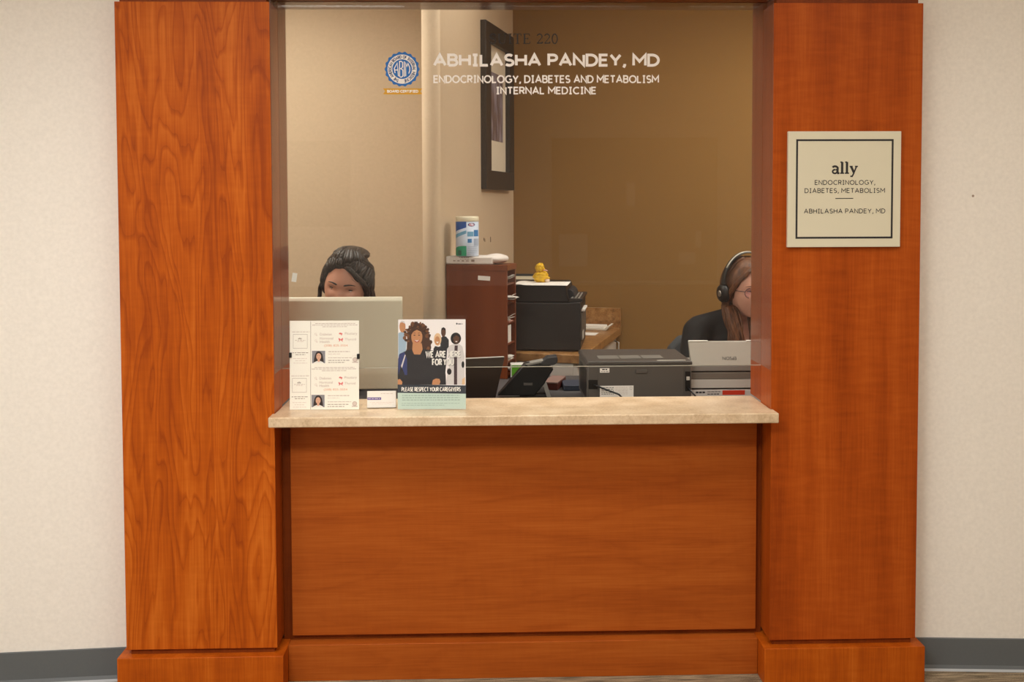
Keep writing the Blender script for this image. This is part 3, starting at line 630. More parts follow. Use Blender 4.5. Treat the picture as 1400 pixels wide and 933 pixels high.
t, p = stand_at(443.5, 560.8, 97, 'leaflet_stand', 'clear stand with cream leaflet sheets clamped by two black clips, at the counter left end', 'leaflet stand', math.radians(-1.0), math.radians(-3.5))
ppm = FPX/((p-CAM).dot(_fw)); hw = 47.6/ppm; hh = 122/ppm
acrylic_stand(t, hw, hh)
k = 2*hw/633; kz = hh/808
X = lambda x: (x-325)*k-0.0; Z = lambda y: (868-y)*kz
rnd = random.Random(4)
b = B(); b.box(-hw+.0008, hw-.0008, -0.0004, 0.0008, 0.0006, hh-.0008)
e0 = -0.0006
mats = [CREAMP, GREYP, DGREYP, REDP, ORANGEP, PHOTOG, HAIRP, SKINP, WHITE, BLUSHP, PALEP]
b.rect(X(199), X(202.5), Z(864), Z(68), e0, 2)
for dy in (0, 398):
    b.frame(X(41-dy*.018), X(171-dy*.018), Z(312+dy), Z(184+dy), .0007, e0, 2)
    o_ = -dy*.018
    write(b, 'ally', X(86+o_), X(122+o_), Z(230+dy), .0045, .0009, e0, 2, GA, .05)
    bars(b, X(58+o_), X(156+o_), Z(240+dy), .0016, e0, 1, rnd); bars(b, X(78+o_), X(136+o_), Z(251+dy), .0014, e0, 10, rnd)
    for (xa, xb, y, h, mi) in ((32, 190, 163, .0016, 1), (34, 178, 352, .0018, 2), (62, 152, 369, .0018, 2), (40, 172, 404, .0014, 10), (62, 150, 424, .0014, 10), (46, 166, 445, .0014, 10),
                               (242, 605, 88, .0018, 1), (214, 626, 102, .0018, 1), (308, 530, 117, .0018, 1),
                               (362, 556, 343, .0022, 1), (360, 468, 364, .0016, 10), (360, 574, 399, .0018, 1), (360, 552, 422, .0018, 2), (360, 512, 441, .0018, 2)):
        if y < 300 and dy and y > 84 and y < 120: y += 0
        bars(b, X(xa+o_*.8), X(xb+o_*.8), Z(y+dy), h, e0, mi, rnd)
    # small icons: two pale rings, a pink brain, a red butterfly gland
    for (cx_, cy_, m_) in ((246, 183, 10), (248, 243, 10)):
        b.disc(X(cx_), Z(cy_+dy), .0034, .0034, e0, m_, 14); b.disc(X(cx_), Z(cy_+dy), .0024, .0024, e0-.0001, 0, 14); b.disc(X(cx_+9), Z(cy_+12+dy), .0016, .0018, e0, m_, 10)
    b.disc(X(468), Z(179+dy), .0036, .0026, e0, 3, 14); b.disc(X(480), Z(182+dy), .0032, .0026, e0, 3, 14); b.rect(X(478), X(484), Z(197+dy), Z(186+dy), e0, 3)
    for sx in (-1, 1): b.flat([(X(474), Z(232+dy)), (X(474+sx*19), Z(218+dy)), (X(474+sx*21), Z(234+dy)), (X(474+sx*13), Z(238+dy)), (X(474+sx*20), Z(254+dy)), (X(474+sx*4), Z(244+dy))], e0-.0001*(sx > 0), 3)
    portrait(b, X(213+o_*.7), X(332+o_*.7), Z(447+dy), Z(335+dy), e0, (5, 6, 7, 8, 9))
    cxs = 604-dy*.01; b.disc(X(cxs), Z(416+dy), .0074, .0074, e0, 1, 18); b.disc(X(cxs), Z(416+dy), .0052, .0052, e0-.0001, 10, 16); b.rect(X(cxs-26), X(cxs+26), Z(444+dy), Z(436+dy), e0-.0001, 1)
b.frame(X(580), X(634), Z(440), Z(380), .0004, e0-.0002, 10)
sheet = b.obj('leaflet_sheet', mats, t)
for dy in (0, 398):
    o_ = -4 if dy else 0
    for s, xa, xb, yb, h in (('Diabetes', 285, 392, 196, .0075), ('Hormonal', 285, 405, 233, .0072), ('Health', 285, 372, 264, .0075), ('Pituitary', 512, 624, 196, .0095), ('Thyroid', 512, 612, 248, .0092)):
        plaintext('lettering', s, GREYP, t, X(xa+o_), X(xb+o_), Z(yb+dy), h, e0-.0002)
    plaintext('phone_number', '(208) 825-3554', ORANGEP, t, X(324+o_), X(537+o_), Z(302+dy), .0082, e0-.0002)
for xx in (-hw, hw):
    s = 1 if xx > 0 else -1; zc_ = Z(372 if s < 0 else 386)
    b = B(); b.box(xx-s*.0068, xx+s*.0012, -0.005, 0.005, zc_-.0078, zc_+.0078, .001)
    b.obj('binder_clip', BLACK, t)

# business cards
pcd = atz(521.5, 558.6, ZC); t = thing('card_holder', 'small clear business card holder between the two leaflet stands', 'card holder', (pcd.x, pcd.y, ZC+.0006), math.radians(1))
b = B(); b.box(-.047, .047, -.003, .035, 0, .0016, .0004); b.box(-.047, .047, .032, .034, .0016, .042, .0004); b.box(-.047, .047, -.003, -.0016, .0016, .012, .0003); b.obj('tray', ACRYL, t)
t = thing('business_card_stack', 'white business cards with a purple strip standing in the small holder', 'business cards', (pcd.x, pcd.y, ZC+.0024), math.radians(1), None, math.radians(-8))
B().box(-.0445, .0445, -.0008, .014, 0, .0508, .0004).obj('cards', WHITE, t)
b = B(); b.rect(-.0435, -.001, .024, .0315, -.0010, 0); bars(b, -.002, .037, .043, .0012, -.0010, 1, rnd); bars(b, -.036, .038, .016, .0012, -.0010, 2, rnd); bars(b, -.03, .03, .0115, .001, -.0010, 2, rnd); bars(b, -.041, -.004, .0278, .0016, -.0012, 3, rnd)
b.obj('print', [plain('purple ink', srgb(84, 60, 150), .6), GREYP, PALEP, WHITE], t)

# poster
t, p = stand_at(590.5, 560.6, 92, 'poster_stand', 'clear stand with a caregivers poster showing a smiling woman in black', 'poster stand', math.radians(-1.5), math.radians(-4.0))
ppm = FPX/((p-CAM).dot(_fw)); hw = 46.5/ppm; hh = 123.5/ppm
acrylic_stand(t, hw, hh)
k = 2*hw/597; kz = hh/802
def X(x, y=400): return (x-(80-22*(y-68)/800)-298)*k
Z = lambda y: (868-y)*kz
S = lambda b, pts, y, mi: b.flat([(X(x, yy), Z(yy)) for x, yy in pts], y, mi)
def E_(b, cx_, cy_, rx, ry, y, mi, n=26): b.disc(X(cx_, cy_), Z(cy_), rx*k, ry*kz, y, mi, n)
PM = [plain('poster white', srgb(246, 240, 240), .6), plain('poster slate', srgb(52, 58, 68), .6), plain('poster mint', srgb(196, 216, 206), .6), plain('poster black clothing', srgb(42, 40, 44), .7),
      plain('poster brown curls', srgb(74, 46, 32), .7), SKINT, plain('poster blue cloth', srgb(54, 62, 112), .7), plain('poster light blue', srgb(164, 186, 206), .7), SKIND, plain('poster blonde', srgb(226, 190, 150), .7),
      plain('poster coat', srgb(214, 208, 208), .7), WHITE, plain('poster mint print', srgb(156, 180, 172), .6), BLUSHP, plain('poster curls lit', srgb(122, 78, 50), .7), plain('poster dress', srgb(70, 52, 56), .7), plain('poster black hair', srgb(26, 22, 24), .7)]
b = B(); b.box(-hw+.0008, hw-.0008, -.0004, .0008, .0006, hh-.0008)
e = 0.00007; y0 = -0.0005
S(b, [(82, 72), (672, 72), (660, 646), (64, 646)], y0, 0)
# man at the left edge
S(b, [(80, 190), (112, 175), (140, 200), (150, 260), (140, 380), (74, 400)], y0-e, 7); E_(b, 118, 132, 27, 52, y0-2*e, 5); S(b, [(92, 100), (110, 78), (136, 84), (144, 108), (118, 92)], y0-3*e, 10)
# man behind, blonde woman, woman in the white coat
S(b, [(448, 240), (470, 215), (500, 222), (522, 250), (520, 330), (500, 420), (470, 640), (440, 640)], y0-e, 3); E_(b, 477, 182, 21, 42, y0-2*e, 8); S(b, [(456, 170), (462, 146), (480, 138), (496, 150), (498, 172), (478, 156)], y0-3*e, 16)
S(b, [(385, 330), (400, 305), (430, 312), (450, 306), (466, 345), (470, 640), (385, 640)], y0-2*e, 3); E_(b, 424, 246, 33, 56, y0-3*e, 9); E_(b, 421, 256, 22, 38, y0-4*e, 5); S(b, [(408, 268), (434, 266), (422, 282)], y0-5*e, 11)
S(b, [(505, 330), (530, 300), (570, 285), (610, 286), (640, 310), (656, 400), (652, 560), (648, 648), (482, 648), (500, 560), (496, 420)], y0-3*e, 10)
S(b, [(572, 300), (600, 300), (590, 420), (584, 648), (556, 648), (562, 430)], y0-4*e, 15); S(b, [(506, 330), (498, 500), (516, 500), (524, 400)], y0-4*e, 0)
E_(b, 584, 238, 46, 52, y0-4*e, 16); E_(b, 588, 240, 27, 42, y0-5*e, 8); S(b, [(560, 216), (586, 196), (616, 214), (618, 226), (588, 210), (560, 230)], y0-6*e, 16); S(b, [(576, 262), (600, 262), (588, 272)], y0-6*e, 11)
E_(b, 518, 532, 20, 28, y0-5*e, 16); E_(b, 640, 470, 12, 30, y0-5*e, 16); S(b, [(630, 600), (654, 580), (652, 646), (626, 646)], y0-5*e, 9)
# woman in front: curls, face, black top, blue jacket edge, hands
rn = random.Random(9)
S(b, [(150, 330), (160, 180), (190, 120), (240, 96), (290, 106), (330, 150), (352, 220), (366, 320), (350, 370), (130, 370)], y0-6*e, 4)
for i in range(70):
    a = rn.uniform(-.25, PI+.25); rr = rn.uniform(.72, 1.04); cx_ = 246+112*rr*math.cos(a); cy_ = 232-132*rr*math.sin(a) if a > 0 and a < PI else 250+rn.uniform(0, 110)
    E_(b, cx_, cy_, rn.uniform(8, 17), rn.uniform(9, 18), y0-(7+(i % 3))*e, 14 if rn.random() < .42 else 4, 9)
S(b, [(72, 430), (88, 372), (150, 345), (200, 330), (300, 330), (380, 345), (440, 372), (470, 440), (486, 560), (486, 648), (64, 648), (64, 560)], y0-11*e, 3)
S(b, [(84, 380), (128, 352), (150, 420), (148, 560), (128, 560), (96, 470), (72, 560), (72, 420)], y0-12*e, 6); S(b, [(96, 480), (132, 380), (140, 385), (104, 500)], y0-13*e, 10)
S(b, [(204, 280), (284, 280), (290, 335), (268, 380), (214, 378), (198, 338)], y0-12*e, 5); E_(b, 242, 222, 49, 78, y0-13*e, 5)
S(b, [(190, 210), (204, 160), (244, 142), (280, 160), (296, 214), (278, 176), (244, 160), (212, 178)], y0-14*e, 4)
for sx in (-1, 1): E_(b, 242+sx*20, 208, 9, 4, y0-14*e, 16, 10); S(b, [(242+sx*10, 190), (242+sx*22, 185), (242+sx*33, 191), (242+sx*22, 189), (242+sx*10, 194)], y0-14*e, 4)
S(b, [(214, 246), (242, 254), (268, 246), (258, 268), (242, 274), (226, 268)], y0-14*e, 13); S(b, [(219, 249), (242, 256), (263, 249), (242, 265)], y0-15*e, 11)
S(b, [(364, 640), (372, 606), (400, 592), (430, 596), (438, 620), (428, 648), (366, 648)], y0-13*e, 5); S(b, [(62, 648), (64, 600), (84, 596), (104, 622), (100, 648)], y0-13*e, 5)
# bands and their lettering
S(b, [(62, 645), (662, 655), (658, 728), (60, 718)], y0-16*e, 1); S(b, [(60, 718), (658, 728), (655, 862), (57, 862)], y0-16*e, 2)
L = lambda x, y: (X(x, y), Z(y))
def line(s, xa, xb, yt, yb, t_, y, mi, gap=.3):
    (a, zb_), (c, _) = L(xa, yb), L(xb, yb); h = Z(yt)-Z(yb); write(b, s, a, c, zb_, h, t_*k, y, mi, G, gap)
line('PLEASE RESPECT YOUR CAREGIVERS', 94, 614, 668, 707, 6.6, y0-18*e, 11, .32)
for s, xa, xb, yt, yb in (('WE ARE HERE', 312, 626, 347, 408), ('FOR YOU', 368, 562, 416, 477)):
    line(s, xa+2, xb+2, yt+3, yb+3, 11, y0-18*e, 1, .32); line(s, xa, xb, yt, yb, 11, y0-22*e, 11, .32)
for (xa, xb, y) in ((98, 604, 742), (98, 602, 762), (98, 604, 782), (92, 600, 812), (92, 466, 828)):
    (a, zz), (c, _) = L(xa, y), L(xb, y); bars(b, a, c, zz, .0026 if y < 800 else .0016, y0-18*e, 12, rnd)
E_(b, 597, 107, 7, 8, y0-2*e, 1, 12); (a, zz), (c, _) = L(609, 109), L(646, 109); bars(b, a, c, zz, .0028, y0-2*e, 1, rnd)
b.obj('poster_sheet', PM, t)

# ------------------------------------------------------------------ office furniture
DZ = 0.775
t = thing('reception_desk', 'dark wood reception desk just behind the stone counter', 'desk', (0, 0.27, 0))
DESKT = plain('dark slate desk laminate', srgb(74, 72, 72), .5)
B().prism([(-1.4, 0), (1.5, 0), (1.5, .58), (.42, .58), (.42, .82), (-.235, .86), (-.235, .58), (-1.4, .58)], DZ-.03, DZ, 'z', .002).obj('worktop', DESKT, t)
for x in (-1.36, -.215, .40, 1.46): B().box(x-.012, x+.012, .02, .56, 0, DZ-.031).obj('side_panel', W_SORT, t)
B().box(-.20, .38, .60, .622, 0.25, DZ-.031).obj('modesty_panel', W_SORT, t)

# all in one monitor seen from behind
tr_, br_ = at(549.5, 407, .42), at(545.5, 541, .40)
mw = .575; mz = tr_.z-.40
t = thing('monitor', 'large silver backed monitor in front of the dark haired worker', 'monitor', (tr_.x-mw/2, .425, DZ+.0006), math.radians(0.5))
htop = tr_.z-DZ
b = B(); b.prism([(0.0, .075), (0.024, .072), (.026, htop), (.010, htop), (0, htop-.012)], -mw/2, mw/2, 'x', .003); b.obj('housing', plain('brushed silver back', srgb(208, 200, 180), .45, .1, noise=.05, nscale=120), t)
B().box(-mw/2+.004, mw/2-.004, .0262, .028, .075, htop-.003).obj('screen', plain('dark screen glass', srgb(20, 22, 26), .12), t)
b = B(); b.prism([(-.055, .012), (-.035, .012), (.004, .30), (-.004, .30)], -.045, .045, 'x', .003); b.box(-.12, .12, -.085, .10, 0, .012, .004); b.obj('foot', SILVER, t)

# black tilted panel behind the poster
a_, c_ = at(612, 491, .50), at(691, 488.3, .56); bl = at(672, 541, .54)
t = thing('tablet_display', 'dark flat display leaning in the gap beside the caregivers poster', 'display', ((a_.x+c_.x)/2, .50, DZ+.0006), math.radians(14))
hz = a_.z-DZ; hwd = (c_.x-a_.x)/2
b = B(); b.prism([(-hwd, .02), (hwd-.035, .02), (hwd, hz), (-hwd, hz)], 0, .012, 'y', .002); b.obj('panel', plain('dark brown glossy plastic', srgb(40, 30, 26), .3), t)
b = B(); b.box(-hwd+.001, hwd-.002, -.0005, .0122, hz+.0002, hz+.0022); b.obj('edge_strip', LGREY, t)
b = B(); b.box(-hwd*.6, hwd*.6, -.02, .07, 0, .012, .003); b.prism([(.0125, .02), (.05, .012), (.05, .02), (.0125, .12)], -.02, .02, 'x'); b.obj('stand', BLACK, t)

# desk telephone, back to us, its console tilted on a grey foot
def ph(px, py): p = at(px, py, .62); return p.x, p.z
t = thing('desk_telephone', 'black desk telephone with a tilted console right of the poster', 'telephone', (0, .62, DZ+.0006)); t.location.x = at(722, 520, .62).x; ox = t.location.x; oz = DZ+.0006
R_ = lambda px, py: (ph(px, py)[0]-ox, ph(px, py)[1]-oz)
lo = R_(682, 541); 
pts = [R_(704, 514), R_(717.5, 497.5), R_(723, 496.5), R_(744, 493.5), R_(758, 497), R_(757, 506), R_(746, 524), R_(733, 535)]
pts = [(x, max(z, .001)) for x, z in pts]
b = B(); b.prism([(R_(680, 541)[0], .010), R_(717.5, 497.5), R_(744, 494.5), R_(757, 505), R_(743, 527), (R_(731, 540)[0], .010)], 0, .045, 'y', .004); b.obj('console', BLACK, t)
b = B(); b.prism([R_(718, 498), R_(744, 492.8), R_(744, 495.2), R_(722, 500)], -.004, .05, 'y', .001); b.obj('screen_edge', MGREY, t)
b = B(); b.prism([R_(739, 496), R_(748, 488.6), R_(761.5, 487), R_(762.5, 494.5), R_(757.5, 499), R_(741, 500)], -.01, .05, 'y', .004); b.obj('handset', BLACKM, t)
b = B(); b.prism([R_(736, 531), R_(744, 522), R_(747, 523.5), (R_(754, 545)[0], .0015), (R_(748, 545)[0], .0015), R_(743, 529)], .004, .05, 'y', .001); b.prism([R_(736, 531), R_(744, 522), R_(742, 530)], .046, .06, 'y'); b.obj('foot_bracket', MGREY, t)
b = B(); b.box(R_(711, 541)[0], R_(753, 541)[0], .01, .13, 0, .012, .003); b.obj('base', DGREY2, t)
b = B(); b.box(R_(716, 530)[0], R_(728, 530)[0], -.0012, 0, R_(0, 533)[1], R_(0, 529.5)[1]); b.obj('rear_port', DGREY, t)

# small dark red box with a slanting grey top behind the telephone
p = at(752.5, 540, .78); tp_ = at(752, 525, .78).z-DZ
t = thing('index_box', 'small dark red box behind the desk telephone', 'box', (p.x, .78, DZ+.0006), math.radians(-17))
b = B(); b.box(-.028, .028, 0, .15, 0, tp_, .001); b.obj('body', plain('dark red card', srgb(84, 36, 28), .5), t)
b = B(); b.box(-.0285, .0285, -.001, .15, tp_+.0002, tp_+.006, .001); b.obj('lid', plain('greyish pink card', srgb(128, 102, 94), .6), t)
p = at(783, 541, .76); t = tag(B().box(-.035, .04, 0, .12, 0, at(0, 533.5, .76).z-DZ, .003).obj('binder', plain('blue black binder', srgb(52, 58, 72), .5)), 'blue black binder lying flat beside the charcoal printer', 'binder'); t.location = (p.x, .76, DZ+.0006)

# charcoal laser printer, its back to the window
def pr(px, py): p = at(px, py, .43); return p.x, p.z
fl, fr_ = pr(803, 500), pr(946, 498)
wv = fr_[0]-fl[0]; ph_ = fl[1]-DZ
t = thing('laser_printer', 'charcoal laser printer with a slotted top, its back to the window', 'printer', (fl[0], .43, DZ+.0006), math.radians(.5))
kx = wv/143.0
u = lambda px: (px-803)*kx
v_ = lambda py: pr(870, py)[1]-DZ
b = B(); b.box(0, wv, 0, .29, .012, ph_-.002, .006); b.box(.02, wv-.02, .02, .27, 0, .012); b.obj('body', DGREY, t)
b = B(); b.prism([(-.004, ph_-.001), (wv+.003, ph_-.001), (wv+.001, ph_+.012), (.004, ph_+.014)], -.003, .293, 'y', .004); b.obj('top_cover', plain('grey printer lid', srgb(66, 61, 58), .5), t)
b = B()
for i in range(44):
    x = u(822)+(u(910)-u(822))*i/43
    if i % 15 != 14: b.box(x, x+.0028, .05, .125, ph_+.0137, ph_+.0152)
b.obj('vent_slots', MGREY, t)
B().box(u(899), u(938), .003, .012, ph_+.0132, ph_+.0146).obj('paper_edge', LGREY, t)
b = B(); b.box(u(818), u(935), -.0025, .001, .016, ph_-.006, .001); bc = b.obj('rear_cover', DGREY, t)
B().box(u(869), u(884), -.008, -.0026, v_(510.5), v_(506), .001).obj('latch', DGREY, bc)
b = B(); b.box(u(820), u(833), -.0036, -.0027, v_(509.5), v_(503.5)); st_ = b.obj('asset_sticker', WHITE, bc)
b = B(); bars(b, u(823), u(830), v_(505.2), .004, -.0038, 0, rnd); bars(b, u(821.5), u(832), v_(508), .0015, -.0038, 0, rnd); b.obj('print', INK, st_)
b = B(); b.box(u(820), u(866), -.0034, -.0027, .017, v_(527.5)); st_ = b.obj('rating_label', WHITE, bc)
b = B()
for q in range(5): bars(b, u(822), u(839), v_(530+q*2.2), .002, -.0036, 0, rnd); bars(b, u(841), u(858), v_(530+q*2.2), .0012, -.0036, 1, rnd)
b.frame(u(861), u(864), v_(533), v_(529), .0006, -.0036, 0); b.obj('print', [INK, GREYP], st_)
b = B(); b.box(u(804.5), u(817), -.0012, .0, v_(532), v_(519.5)); b.obj('power_socket', BLACK, t)
b = B(); b.box(u(937), u(944), -.0012, .0, v_(536), v_(509)); po = b.obj('port_bay', BLACK, t)
b = B(); b.box(u(938.5), u(943), -.004, -.0013, v_(521), v_(516), .0006); b.obj('network_plug', LGREY, po)
b = B()
for i in range(7): b.box(-.0012, .0004, .03+i*.03, .052+i*.03, .03, ph_-.02)
b.obj('side_vents', DGREY2, t)
# its cables
s0 = at(811, 526.5, .427); s1 = at(826, 532, .40); s2 = at(846, 539.5, .385); tg = lambda o, l: tag(o, l, 'cable')
b = B(); b.tube([s0, s0.lerp(s1, .5)+Vector((0, 0, .001)), s1, s2, s2+Vector((.03, 0, -.03)), Vector((s2.x+.05, .40, DZ+.004))], .0034, 8); tg(b.obj('power_cable', BLACK), 'black power cable plugged into the left of the charcoal printer')
s0 = at(940.5, 531, .423); b = B(); b.tube([s0, s0+Vector((.006, -.02, -.006)), s0+Vector((.02, -.03, -.022)), Vector((s0.x+.03, .39, DZ+.004))], .003, 8); tg(b.obj('data_cable', BLACK), 'black data cable at the right end of the charcoal printer')

# document scanner with its output flap raised, and the grey machine under it
def sp(px, py): p = at(px, py, .47); return p.x, p.z
xl = sp(944, 500)[0]; xr = xl+.30
t = thing('document_scanner', 'silver document scanner with a raised flap beside the right jamb', 'scanner', (xl, .47, 0)); zz = lambda py: sp(980, py)[1]
b = B(); b.prism([(.0, zz(500)), (.02, zz(500)), (.062, zz(469.5)), (.050, zz(469.5)-.001)], .003, .30, 'x', .002); fl_ = b.obj('raised_flap', plain('warm silver plastic', srgb(160, 154, 144), .4, .1), t)
a, z0_ = sp(989, 493); c, z1_ = sp(1008, 487)
ob = plaintext('brand_lettering', 'EPSON', INK, fl_, 0, c-a, 0, .0125, 0, True)
for xa_, xb_ in ((.004, .074), (.215, .285)): B().box(xa_, xb_, .0495, .063, zz(469.5)-.0005, zz(469.5)+.0022, .0006).obj('tray_tab', WHITE, fl_)
ang = math.atan2(.050, zz(469.5)-zz(500)); ob.location = (a-xl, (z0_-zz(500))*math.tan(ang)-.0012, z0_); ob.rotation_euler = (-ang, 0, 0)
B().box(0, .30, .001, .20, zz(508), zz(500.6), .003).obj('upper_body', MGREY, t)
B().box(.003, .297, .004, .19, zz(509.5), zz(508)).obj('dark_gap', BLACK, t)  # black strip as the dark line between upper and lower body
B().box(0, .30, .0, .20, zz(519), zz(509.5), .003).obj('lower_body', plain('grey brown plastic', srgb(118, 110, 100), .5), t)
B().box(.002, .298, .001, .19, zz(531), zz(519), .002).obj('paper_drawer', LGREY, t)
B().box(.01, .29, .03, .18, zz(533), zz(531)).obj('base', BLACK, t)
t = thing('labelled_box', 'white box with a red stripe under the silver scanner', 'box', (xl, .465, 0)); zt2 = zz(533.3)
B().box(-.0, .30, 0, .21, DZ+.0006, zt2, .001).obj('carton', plain('greyish carton', srgb(204, 200, 196), .6), t)
b = B(); b.box(sp(990, 0)[0]-xl, sp(1021, 0)[0]-xl, -.0012, -.0001, zz(539.8), zt2-.001); b.obj('red_stripe', plain('red print stripe', srgb(206, 58, 30), .5), t)
b = B(); bars(b, sp(953, 0)[0]-xl, sp(966, 0)[0]-xl, zz(536.2), .006, -.0006, 0, rnd); bars(b, sp(969, 0)[0]-xl, sp(987, 0)[0]-xl, zz(535.5), .0022, -.0006, 0, rnd); bars(b, sp(969, 0)[0]-xl, sp(986, 0)[0]-xl, zz(538.6), .003, -.0006, 0, rnd); b.obj('print', INK, t)

# ------------------------------------------------------------------ the sorter, the counter along the wall and the copier
t = thing('literature_sorter', 'reddish brown upright sorter with paper filled slots on its right side', 'sorter', (-.283, 1.098, DZ+.0006), -AL)
sw = .262; sh = 1.245-DZ; sd = .15
b = B(); b.box(0.001, sw, 0, .014, 0.0, sh-.024, .0008); b.obj('side_panel', W_SORT, t)
b = B(); b.box(0.001, sw, sd-.014, sd, 0.0, sh-.024, .0008); b.obj('side_panel', W_SORT, t)
B().box(0.001, sw+.003, -.002, sd+.002, sh-.0238, sh, .001).obj('top', W_SORT, t)
B().box(0.001, .012, .0142, sd-.0142, 0.0, sh-.0242).obj('back', W_SORT, t)
shelf_z = [0.0, .062, .135, .222, .305, .385]
for z in shelf_z: B().box(.0125, sw-.004, .0143, sd-.0143, z, z+.006).obj('shelf', W_SORT, t)
b = B(Matrix.Translation((.165, -.0005, sh-.055)) @ Matrix.Rotation(math.radians(3), 4, 'Y')); b.box(-.026, .026, -.001, 0, -.009, .009); b.obj('label_sticker', WHITE, t)
loc0 = Vector(t.location); LM = Matrix.Translation(loc0) @ Matrix.Rotation(-AL, 4, 'Z')
rp = random.Random(12)
lab = ['white papers in the topmost slot of the brown sorter', 'curled white leaflets poking out of the second slot of the sorter', 'pink edged papers in the third slot of the sorter', 'white sheets in the slot above the sorter bottom', 'loose papers in the lowest slot of the sorter']
PINKP = plain('pink paper', srgb(220, 168, 156), .7)
for i, z in enumerate([.385, .305, .222, .062, .006]):
    o = B(); zb = z+.0065
    if i == 2: o.box(-.16, .004, -.03, .03, 0, .004, .0005, 1); o.box(-.16, -.006, -.03, .03, .0042, .007)
    elif i == 3: o.box(-.16, .0, -.028, .028, 0, .003); o.box(-.16, .006, -.02, .03, .0032, .0062)
    for q in range(4 if i in (1, 0) else 2):
        a0 = rp.uniform(-.025, .015); ln = rp.uniform(.0, .022)+(.016 if i == 1 else 0); cz_ = rp.uniform(-.006, .018); z_ = .008+q*.003
        vs = [(-.16, a0-.03, z_), (-.05, a0-.03, z_+.004), (-.004, a0-.028, z_+.008), (ln, a0-.02, z_+.008+cz_), (-.16, a0+.03, z_), (-.05, a0+.03, z_+.004), (-.004, a0+.03, z_+.008), (ln, a0+.028, z_+.007+cz_)]
        n0 = [(x, y, z2+.001) for x, y, z2 in vs]
        o._add(vs+n0, [(0, 4, 5, 1), (1, 5, 6, 2), (2, 6, 7, 3), (8, 9, 13, 12), (9, 10, 14, 13), (10, 11, 15, 14), (0, 1, 9, 8), (1, 2, 10, 9), (2, 3, 11, 10), (4, 12, 13, 5), (5, 13, 14, 6), (6, 14, 15, 7), (3, 7, 15, 11), (0, 8, 12, 4)])
    ob = tag(o.obj('paper_bundle', [WHITE, PINKP]), lab[i], 'papers', 'papers in the sorter'); ob.matrix_world = LM @ Matrix.Translation((sw-.006, sd/2, zb))
g = B(); g.box(-.15, .0, -.02, .03, 0, .072, .0006); 
ob = tag(g.obj('paper_stack', WHITE), 'upright white booklets in the fourth slot down of the sorter', 'papers', 'papers in the sorter'); ob.matrix_world = LM @ Matrix.Translation((sw-.010, sd/2, .1415))

# ream of paper with one end puffed, wipes canister and little clear holder on top of the sorter
p = LM @ Vector((.001, .0, sh))
t = thing('paper_ream', 'opened white paper ream lying on top of the brown sorter', 'paper ream', p, -AL)
b = B(); b.box(-.004, .20, .004, .142, .0006, .034, .006)
def puff(d): return 1+.08*mnoise.noise(Vector((d.x*3+2, d.y*3, d.z*3)))
b.ball((.195, .072, .022), (.052, .068, .0215), 22, 12, 0, puff); b.obj('wrapper', plain('white paper wrapper', srgb(232, 224, 218), .55, noise=.04, nscale=60, bump=.2), t)
b = B(); bars(b, .055, .10, .030, .003, .0030, 0, rnd); bars(b, .06, .098, .0225, .002, .0030, 0, rnd)
for x in (.03, .048, .066, .085): bars(b, x, x+.011, .0155, .005, .0030, 0, rnd)
b.rect(.108, .122, .012, .021, .0030, 0); b.obj('print', [DGREYP, GREYP], t)
cpx = at(639, 352, 1.11); tz = at(639, 352.5, 1.11).z
RM = Matrix.Translation(p)
t = thing('wipes_canister', 'round canister of wipes with blue and green label standing on the ream', 'canister', (cpx.x, 1.11, p.z+.0348)); rad = 15.6/ (FPX/((Vector((cpx.x, 1.11, 1.3))-CAM).dot(_fw))); ch = at(639, 296, 1.11).z-(p.z+.0348)
b = B(); b.lathe([(rad*.97, 0), (rad, .003), (rad, ch*.87)], 40); b.obj('body', plain('label white', srgb(206, 220, 240), .4), t)
b = B(); b.lathe([(rad*1.01, ch*.872), (rad*1.02, ch*.885), (rad*1.02, ch*.97), (rad*.97, ch), (rad*.9, ch*1.002)], 40); b.obj('lid', plain('cream lid', srgb(232, 226, 200), .4), t)
def wrap(b, u0, u1, f0, f1, mi, r=1.006, n=10):
    """label patch bent round the can: u = angle from the front (degrees), f0/f1 functions of u giving heights"""
    pts = [u0+(u1-u0)*i/n for i in range(n+1)]
    for i in range(n):
        q = []
        for uu, f in ((pts[i], f0), (pts[i+1], f0), (pts[i+1], f1), (pts[i], f1)):
            a = math.radians(uu); q.append((rad*r*math.sin(a), -rad*r*math.cos(a), (f(uu) if callable(f) else f)*ch))
        b.poly(q, mi)
b = B()
A_ = lambda x: math.degrees(math.asin(max(-.999, min(.999, x))))
wrap(b, -88, A_(-.06), lambda a: .60+.13*(a+88)/88, .868, 0, 1.006); wrap(b, -88, A_(-.06), 0.012, lambda a: .18+.12*math.sin((a+88)/88*PI/2)*(1-.35*(a+88)/88), 1)
wrap(b, -88, A_(-.06), lambda a: .42+.16*(a+88)/88, lambda a: .52+.14*(a+88)/88, 2, 1.006)
wrap(b, A_(.02), A_(.55), .50, .62, 2); wrap(b, A_(.58), A_(.95), .50, .66, 3); wrap(b, A_(.05), A_(.40), .34, .44, 3); wrap(b, A_(.58), A_(.95), .26, .44, 4)
for i in range(5): wrap(b, A_(.03), A_(.85), .05+i*.045, .066+i*.045, 4)
wrap(b, A_(-.78), A_(-.5), .03, .15, 5, 1.010)
b.obj('label', [plain('label blue', srgb(14, 88, 180), .4), plain('label green', srgb(22, 160, 116), .4), plain('label sky', srgb(120, 182, 222), .4), plain('label mid blue', srgb(62, 134, 200), .4), plain('label grey blue', srgb(172, 188, 214), .4), plain('label dark green', srgb(12, 92, 74), .4)], t)
b = B(); n = 20
